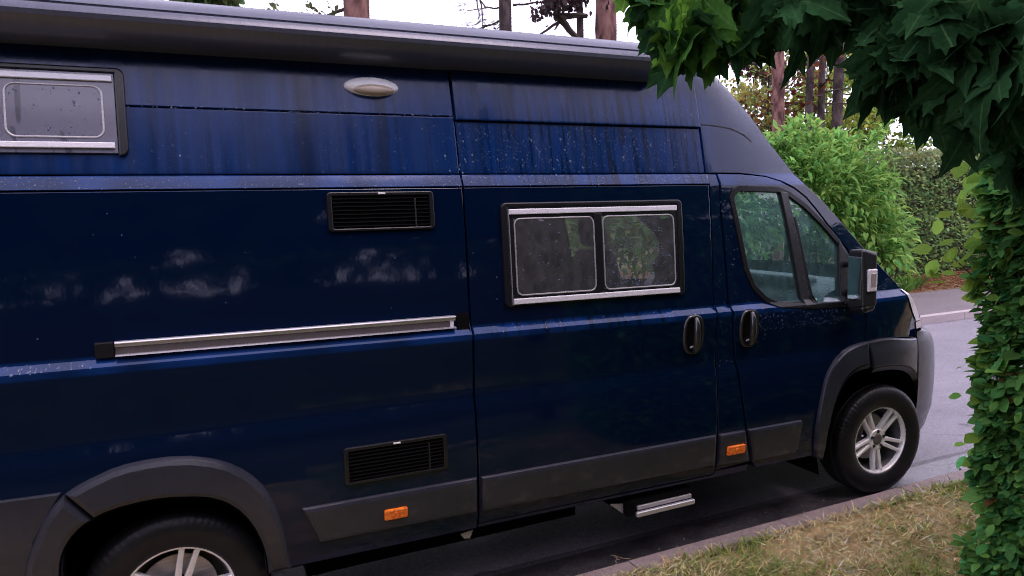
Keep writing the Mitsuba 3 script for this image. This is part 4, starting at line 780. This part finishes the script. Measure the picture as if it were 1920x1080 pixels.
spray('crown', c_, rand_dir(n) + [0, 0, -.3], rand_dir(n), rng.uniform(.08, .16, n), OVATE, jitter_color(n, (.09, .14, .06), .4), 'leaf', 'leafy_treetop')
obj('branch', tube(*limb(p0_, p1_, .03, .01), 6), 'twig', 'leafy_treetop'); q_ = (p0_ + p1_) / 2
obj('trunk', tube(*limb((q_[0], q_[1], 0), q_, .07, .03, .03, 10), 7), 'grey_bark', 'leafy_treetop')
# ---- thin young trees between those trunks, backlit
def young(key, label, x, y, h, spread, n, base, size, trunk=.05):
    tag(key, label, 'young tree')
    obj('trunk', tube(*limb((x, y, 0), (x + rng.normal(0, .3), y, h), trunk, trunk * .4, .04, 9), 7), 'grey_bark', key)
    P, A = [], []
    for i in range(22):
        z0 = rng.uniform(.25, 1) * h; a = rng.uniform(0, 6.28); L = spread * rng.uniform(.4, 1)
        q = np.array([x, y, z0]); e = q + [L * math.cos(a), L * math.sin(a), rng.uniform(-.2, .6) * L]
        pl, rl = limb(q, e, .022, .006, .16); obj('branch', tube(pl, rl, 5), 'twig', key)
        m_ = n // 22; tt = rng.uniform(.25, 1.05, m_)[:, None]; P.append(q + (e - q) * tt + rng.normal(0, .16, (m_, 3))); A.append(rng.normal(0, 1, (m_, 3)) + [0, 0, -.5])
    P, A = np.vstack(P), np.vstack(A)
    spray('crown', P, A, rand_dir(len(P)) + [0, 0, .6], size * rng.uniform(.6, 1.3, len(P)), OVATE, jitter_color(len(P), base, .3, .2), 'leaf_lit', key)
young('young_tree', 'thin tree with yellow-green leaves between the far trunks', 15.2, 14.5, 6.2, 2.1, 2600, (.30, .36, .08), .15)
young('young_tree_001', 'yellow-green sapling behind the pale shrub, right of the slender dark trunk', 17.6, 15.2, 5.8, 2.0, 2400, (.34, .37, .09), .15)
young('young_tree_004', 'yellowish sapling close to the van corner behind the pale shrub', 13.9, 15.6, 6.0, 2.1, 2400, (.34, .33, .10), .15)
young('young_tree_005', 'tall thin-leaved tree filling the gap above the pale shrub', 16.8, 17.5, 9.0, 2.6, 3000, (.22, .30, .08), .16)
young('young_tree_007', 'leafy sapling behind the end of the clipped hedge', 17.6, 13.6, 5.6, 2.0, 2600, (.20, .30, .08), .16)
young('young_tree_006', 'tall thin-leaved tree right of the far trunks, mostly behind the maple', 19.5, 17.5, 9.0, 2.6, 3000, (.24, .30, .08), .16)
young('young_tree_002', 'russet-leaved small tree just right of the van windscreen pillar', 13.2, 14.0, 5.6, 1.8, 800, (.17, .06, .035), .15)
young('young_tree_003', 'sparse dark-leaved tree arching over beside the roof corner', 14.2, 15.5, 7.0, 2.2, 1400, (.10, .05, .05), .15)
n = 9000; xx = rng.uniform(-30, 60, n)
tag('far_treeline', 'low distant band of shrubs beyond the trees', 'shrubbery'); labels['far_treeline']['kind'] = 'stuff'
m, c = leaf_mesh(np.stack([xx, 26 + rng.normal(0, 1.2, n), rng.uniform(0, 1, n) * (2.2 + .8 * np.sin(xx * .7))], 1), rand_dir(n), rand_dir(n) + [0, -.5, .6], rng.uniform(.3, .7, n), OVATE[0], OVATE[1], jitter_color(n, (.10, .13, .06), .4))
obj('far_treeline', m, 'leaf', None, smooth=False, color=c, kind='stuff'); labels['far_treeline'] = {'label': 'low distant band of shrubs beyond the trees', 'category': 'shrubbery', 'kind': 'stuff'}

# ---- beech hedge close on the right
BH = 'beech_hedge'; tag(BH, 'glossy green beech hedge close at the right edge', 'hedge')
n = 20000
hz = 2.32 - 2.27 * rng.uniform(0, 1, n) ** 1.15; hx = rng.uniform(-1.08, -.1, n); hy = -1.17 - rng.uniform(0, 1, n) ** 1.5 * .95
d1 = rng.exponential(.09, n); face = rng.uniform(size=n) < .62
hx = np.where(face, -1.08 + d1, hx); hy = np.where(face, hy, -1.17 - d1)
b = meshkit.fbm(np.stack([hx * 2, hy * 2, hz * 2.6], 1), 3, 12) - .5
far_out = (rng.uniform(size=n) < .05) * rng.exponential(.032, n)
P = np.stack([hx + .17 * b * 2 * face - far_out * face, hy + .20 * b * ~face + far_out * ~face, hz], 1)
P[:, :2] += np.array([.62, -.55]) * (np.clip(.12 - np.abs(hx + 1.08) - np.abs(hy + 1.17), 0, .12) * .5)[:, None]
out = np.where(face[:, None], [-1.0, .25, 0], [-.1, 1.0, 0])
ax = unit3(out * .7 + rand_dir(n) * .6 + [0, 0, -.25]); nr = unit3(out * .45 + rand_dir(n) * .45 + [0, 0, .75])
sz = np.clip(rng.lognormal(math.log(.047), .3, n), .022, .085); pocket = b < -.12; P[:, 0] += .14 * (pocket & face); P[:, 1] -= .14 * (pocket & ~face)
mixv = rng.uniform(size=(n, 1)) ** 2.0
col = jitter_color(n, (.075, .22, .066), .4) * (1 - mixv) + jitter_color(n, (.16, .34, .07), .3) * mixv
dead = rng.uniform(size=n) < .02; col[dead] = jitter_color(dead.sum(), (.16, .09, .04), .3)
order = np.argsort(np.abs(P[:, 0] + 1.08) + np.abs(P[:, 1] + 1.17) + .12 * np.abs(P[:, 2] - 1.3)); big = np.zeros(n, bool); big[order[:300]] = True
spray('foliage', P[~big], ax[~big], nr[~big], sz[~big], OVATE, col[~big], 'leaf', BH, smooth=False)
def leaf_variant(tm_, color, mat): return mikit.ply(trimesh.Trimesh(tm_[0], tm_[1], process=False), mat, smooth=True, color=np.repeat(np.array(color)[None], len(tm_[0]), 0), uv=np.asarray(tm_[0])[:, :2])
def place(parent, i, var, p, a, nrm, s):
    a = unit3(a); sd = unit3(np.cross(nrm, a)); nn = np.cross(a, sd); M = np.eye(4); M[:3, :3] = np.stack([a, sd, nn], 1) * s; M[:3, 3] = p
    scene[f'{parent}__leaf' + (f'_{i:03d}' if i else '')] = {**var, 'to_world': T(M)}
bv = [leaf_variant(OVATE, c, 'leaf') for c in jitter_color(6, (.078, .23, .066), .4)] + [leaf_variant(OVATE, c, 'leaf') for c in jitter_color(3, (.14, .30, .055), .2)]
for i, k in enumerate(np.nonzero(big)[0]): place(BH, i, bv[k % 9], P[k], ax[k], nr[k], sz[k])
for x0, y0 in ((-.88, -1.38), (-.82, -1.55), (-.9, -1.8), (-.6, -1.4), (-.4, -1.4), (-.87, -2.1), (-.1, -1.4)):
    pl, rl = limb((x0, y0, .03), (x0 + rng.normal(0, .06), y0 + rng.normal(0, .05), 2.2), .014, .005, .03, 12); obj('stem', tube(pl, rl, 6), 'twig', BH)
    for z0 in np.arange(.15, 2.1, .22):
        q = np.array([np.interp(z0, pl[:, 2], pl[:, 0]), np.interp(z0, pl[:, 2], pl[:, 1]), z0]); pl2, rl2 = limb(q, q + [rng.normal(-.08, .06), rng.normal(.05, .08), .10], .005, .002, .1, 4); obj('twig', tube(pl2, rl2, 4), 'twig', BH) if rng.uniform() < .35 else None
obj('core', bx(-.80, 6.6, -2.0, -1.45, .05, 2.0), 'twig', BH, smooth=False)

n = 7000; far = np.stack([rng.uniform(-.2, 7, n), -1.17 - rng.exponential(.10, n), rng.uniform(.05, 2.3, n)], 1); tp = rng.uniform(size=n) < .25
far[tp, 2] = 2.3 - rng.exponential(.08, tp.sum()); far[tp, 1] = rng.uniform(-2.1, -1.2, tp.sum())
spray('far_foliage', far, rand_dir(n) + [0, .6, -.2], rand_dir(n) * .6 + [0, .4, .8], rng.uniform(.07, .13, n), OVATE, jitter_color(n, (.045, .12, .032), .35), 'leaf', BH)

# ---- maple hanging over from the upper right
half = [(0, .0), (-.06, .10), (.02, .30), (-.05, .42), (.10, .44), (.20, .40), (.24, .46), (.34, .53), (.40, .50), (.52, .58), (.50, .46), (.56, .40), (.50, .32), (.46, .20), (.60, .22), (.66, .17), (.78, .20), (.82, .12), (1.0, .0)]
outline = np.array(half + [(x, -y) for x, y in half[-2:0:-1]])
mv, mf = trimesh.creation.triangulate_polygon(Polygon(outline).buffer(0), engine='earcut')
mm = trimesh.Trimesh(np.c_[mv, np.zeros(len(mv))], mf, process=False).subdivide()
def maple_t(droop, curl, fold):
    v = mm.vertices.copy(); r2 = v[:, 0] ** 2 + v[:, 1] ** 2
    v[:, 2] = -droop * v[:, 0] ** 2 - curl * v[:, 1] ** 2 + fold * np.abs(v[:, 1]) + .03 * np.sin(v[:, 0] * 14) * np.abs(v[:, 1]); return v, np.array(mm.faces)
MT = [maple_t(.35, .55, .12), maple_t(.6, .3, .25), maple_t(.2, .9, .10), maple_t(.5, 1.1, .3)]
MP = 'maple_tree'; tag(MP, 'dark overhanging maple branches with large lobed leaves at the upper right', 'tree')
CL = [(-2.591, -1.157, 2.47, 0.055), (-2.665, -1.181, 2.441, 0.046), (-2.661, -1.311, 2.302, 0.044), (-2.381, -1.367, 2.448, 0.075), (-2.447, -1.332, 2.48, 0.075), (-2.624, -1.321, 2.359, 0.066), (-2.447, -1.222, 2.473, 0.095), (-2.633, -1.377, 2.318, 0.043), (-2.518, -1.37, 2.356, 0.059), (-2.411, -1.358, 2.404, 0.068), (-2.434, -1.515, 2.389, 0.062), (-2.214, -1.438, 2.489, 0.083), (-2.423, -1.469, 2.361, 0.05), (-2.279, -1.58, 2.44, 0.069), (-2.249, -1.785, 2.237, 0.089), (-2.083, -1.621, 2.395, 0.086), (-2.292, -1.876, 2.237, 0.096), (-2.185, -1.824, 2.159, 0.077), (-2.156, -1.724, 2.178, 0.041), (-2.208, -1.921, 2.187, 0.108), (-1.987, -1.807, 2.14, 0.068), (-2.169, -1.774, 2.175, 0.026), (-2.141, -1.726, 2.218, 0.041), (-2.233, -1.785, 2.3, 0.089), (-2.13, -1.834, 2.284, 0.115), (-2.107, -1.799, 2.206, 0.092), (-2.193, -1.922, 2.235, 0.096), (-2.082, -1.874, 2.143, 0.089), (-2.089, -1.817, 2.127, 0.046), (-2.13, -1.733, 2.204, 0.038), (-2.094, -1.752, 2.19, 0.038), (-1.458, -1.501, 2.104, 0.069), (-1.31, -1.472, 1.988, 0.09), (-2.134, -1.595, 2.41, 0.086), (-2.277, -1.725, 2.171, 0.042), (-2.214, -1.759, 2.13, 0.039), (-2.143, -1.793, 2.122, 0.039), (-2.276, -1.664, 2.222, 0.041), (-2.184, -1.569, 2.44, 0.071), (-2.223, -1.681, 2.287, 0.068), (-2.287, -1.717, 2.198, 0.046), (-2.191, -1.705, 2.206, 0.054), (-2.309, -1.761, 2.213, 0.057), (-2.224, -1.751, 2.157, 0.033)]
mvars = [leaf_variant(MT[i % 4], c, 'maple_shaded') for i, c in enumerate(jitter_color(8, (.022, .066, .024), .3))]
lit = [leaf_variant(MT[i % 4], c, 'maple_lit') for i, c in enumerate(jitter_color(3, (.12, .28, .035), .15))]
inner_leaves, edge_flag = [], []; i = 0; hub = np.array([-1.2, -2.9, 3.4])
for j, (x, y, z, r) in enumerate(CL):
    c0 = np.array([x, y, z])
    if j % 2 == 0:
        pl, rl = limb(hub + rng.normal(0, .1, 3), c0 + [0, 0, r * .8], .018, .005, .06, 9); obj('branch', tube(pl, rl, 6), 'twig', MP)
    m_ = int(r / .0022); P = c0 + rand_dir(m_) * r * rng.uniform(.1, 1.25, (m_, 1)) + np.array([.12, .06, .12]) * rng.uniform(0, 1.0, (m_, 1)); inner_leaves.append(P); edge_flag.append(np.full(m_, j in (0, 1, 2, 5, 6, 7, 8)))
    for q in range(max(5, int(r / .0088))):
        p = c0 + rand_dir(1)[0] * r * rng.uniform(.1, 1.0)
        a = unit3(rng.normal(0, .55, 3) + [0, 0, -.75]); nr_ = unit3(rng.normal(0, .55, 3) + [-.25, -.3, .75])
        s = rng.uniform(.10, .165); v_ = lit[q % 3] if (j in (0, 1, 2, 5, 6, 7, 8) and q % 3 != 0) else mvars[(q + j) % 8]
        if i < 295: place(MP, i, v_, p - a * s * .4, a, nr_, s); i += 1
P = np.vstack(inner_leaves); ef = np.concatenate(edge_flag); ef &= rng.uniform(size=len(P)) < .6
for nm_, mat_, k in (('inner_leaves', 'maple_shaded', ~ef), ('edge_leaves', 'maple_half_lit', ef)):
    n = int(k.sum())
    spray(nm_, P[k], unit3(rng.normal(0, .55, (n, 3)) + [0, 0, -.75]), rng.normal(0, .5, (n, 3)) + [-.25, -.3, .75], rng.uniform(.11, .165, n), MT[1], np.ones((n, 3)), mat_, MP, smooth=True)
n = 1000     # the thick crown above: everything over a slanting underside
P = np.stack([rng.uniform(-2.75, .8, n), rng.uniform(-2.6, -1.2, n), rng.uniform(2.3, 3.4, n)], 1)
P = P[P[:, 0] > -2.1]; P = P[P[:, 2] > 2.42 + .30 * (P[:, 0] + 2.75) + .12 * (P[:, 1] + 2.0)]; n = len(P)
A = unit3(rng.normal(0, .55, (n, 3)) + [0, 0, -.7])
spray('crown', P, A, rng.normal(0, .5, (n, 3)) + [-.2, -.2, .8], rng.uniform(.11, .17, n), MT[0], jitter_color(n, (.020, .06, .022), .25), 'maple_shaded', MP, smooth=True)
pl, rl = limb((-.6, -3.6, 0), (-1.2, -2.9, 3.4), .11, .06, .03, 9); obj('trunk', tube(pl, rl, 12), 'grey_bark', MP)
obj('trunk_top', tube(*limb((-1.2, -2.9, 3.4), (-1.0, -2.7, 4.6), .06, .03, .03, 6), 10), 'grey_bark', MP)

# ---- lit look painted as bright leaf colour on the outer shoots, where hedge and maple meet
tag('hedge_shoot', 'shoot leaning out of the hedge top, its leaves painted a lit yellow-green', 'shoot')
SH = [(-.90, -1.22, 2.02), (-1.0, -1.12, 1.93), (-1.06, -1.10, 1.80), (-.98, -1.12, 1.70), (-1.08, -1.08, 1.62), (-.95, -1.14, 1.56), (-.97, -1.16, 1.86)]
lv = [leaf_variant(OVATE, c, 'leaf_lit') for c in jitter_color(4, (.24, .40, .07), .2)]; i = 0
for c0 in SH:
    pl, rl = limb((-.98, -1.28, c0[2] - .25), c0, .006, .002, .1, 6); obj('twig', tube(pl, rl, 5), 'twig', 'hedge_shoot')
    for q in range(9):
        p = np.array(c0) + rng.normal(0, .05, 3); place('hedge_shoot', i, lv[q % 4], p, unit3(rng.normal(0, .5, 3) + [-.5, .3, -.4]), unit3(rng.normal(0, .5, 3) + [-.3, -.4, .7]), rng.uniform(.05, .095)); i += 1

# ---- the garden side behind the photographer, which the paint mirrors
hedge('garden_hedge', 'clipped garden hedge behind the photographer', (-18, 2.5, -7.0, -5.6, .05, 2.05, .15, .4), 5000, .28, (.05, .075, .03), 'leaf', DIAM)

def garden_tree(key, label, x, y, zc_, r, n=1500, size=.75):
    tag(key, label, 'tree', 'garden trees behind the photographer')
    obj('trunk', tube(*limb((x, y, 0), (x, y, zc_), .16, .10, .04), 8), 'grey_bark', key)
    d_ = rand_dir(n); P = np.array([x, y, zc_]) + d_ * np.array([r, r * .8, r * 1.15]) * (1 - rng.uniform(0, .55, (n, 1)) ** 1.5)
    spray('crown', P, rand_dir(n), d_ + rand_dir(n) * .6 + [0, 0, .5], size * rng.uniform(.6, 1.3, n), OVATE, jitter_color(n, (.04, .06, .025), .3), 'leaf', key)
for i in range(8): garden_tree('garden_tree' + (f'_{i:03d}' if i else ''), 'leafy garden tree behind the photographer', -19 + 3.5 * i + rng.normal(0, .4), -12.4 + rng.normal(0, .8), 5.9 + rng.normal(0, .4), 3.1 + rng.normal(0, .3))
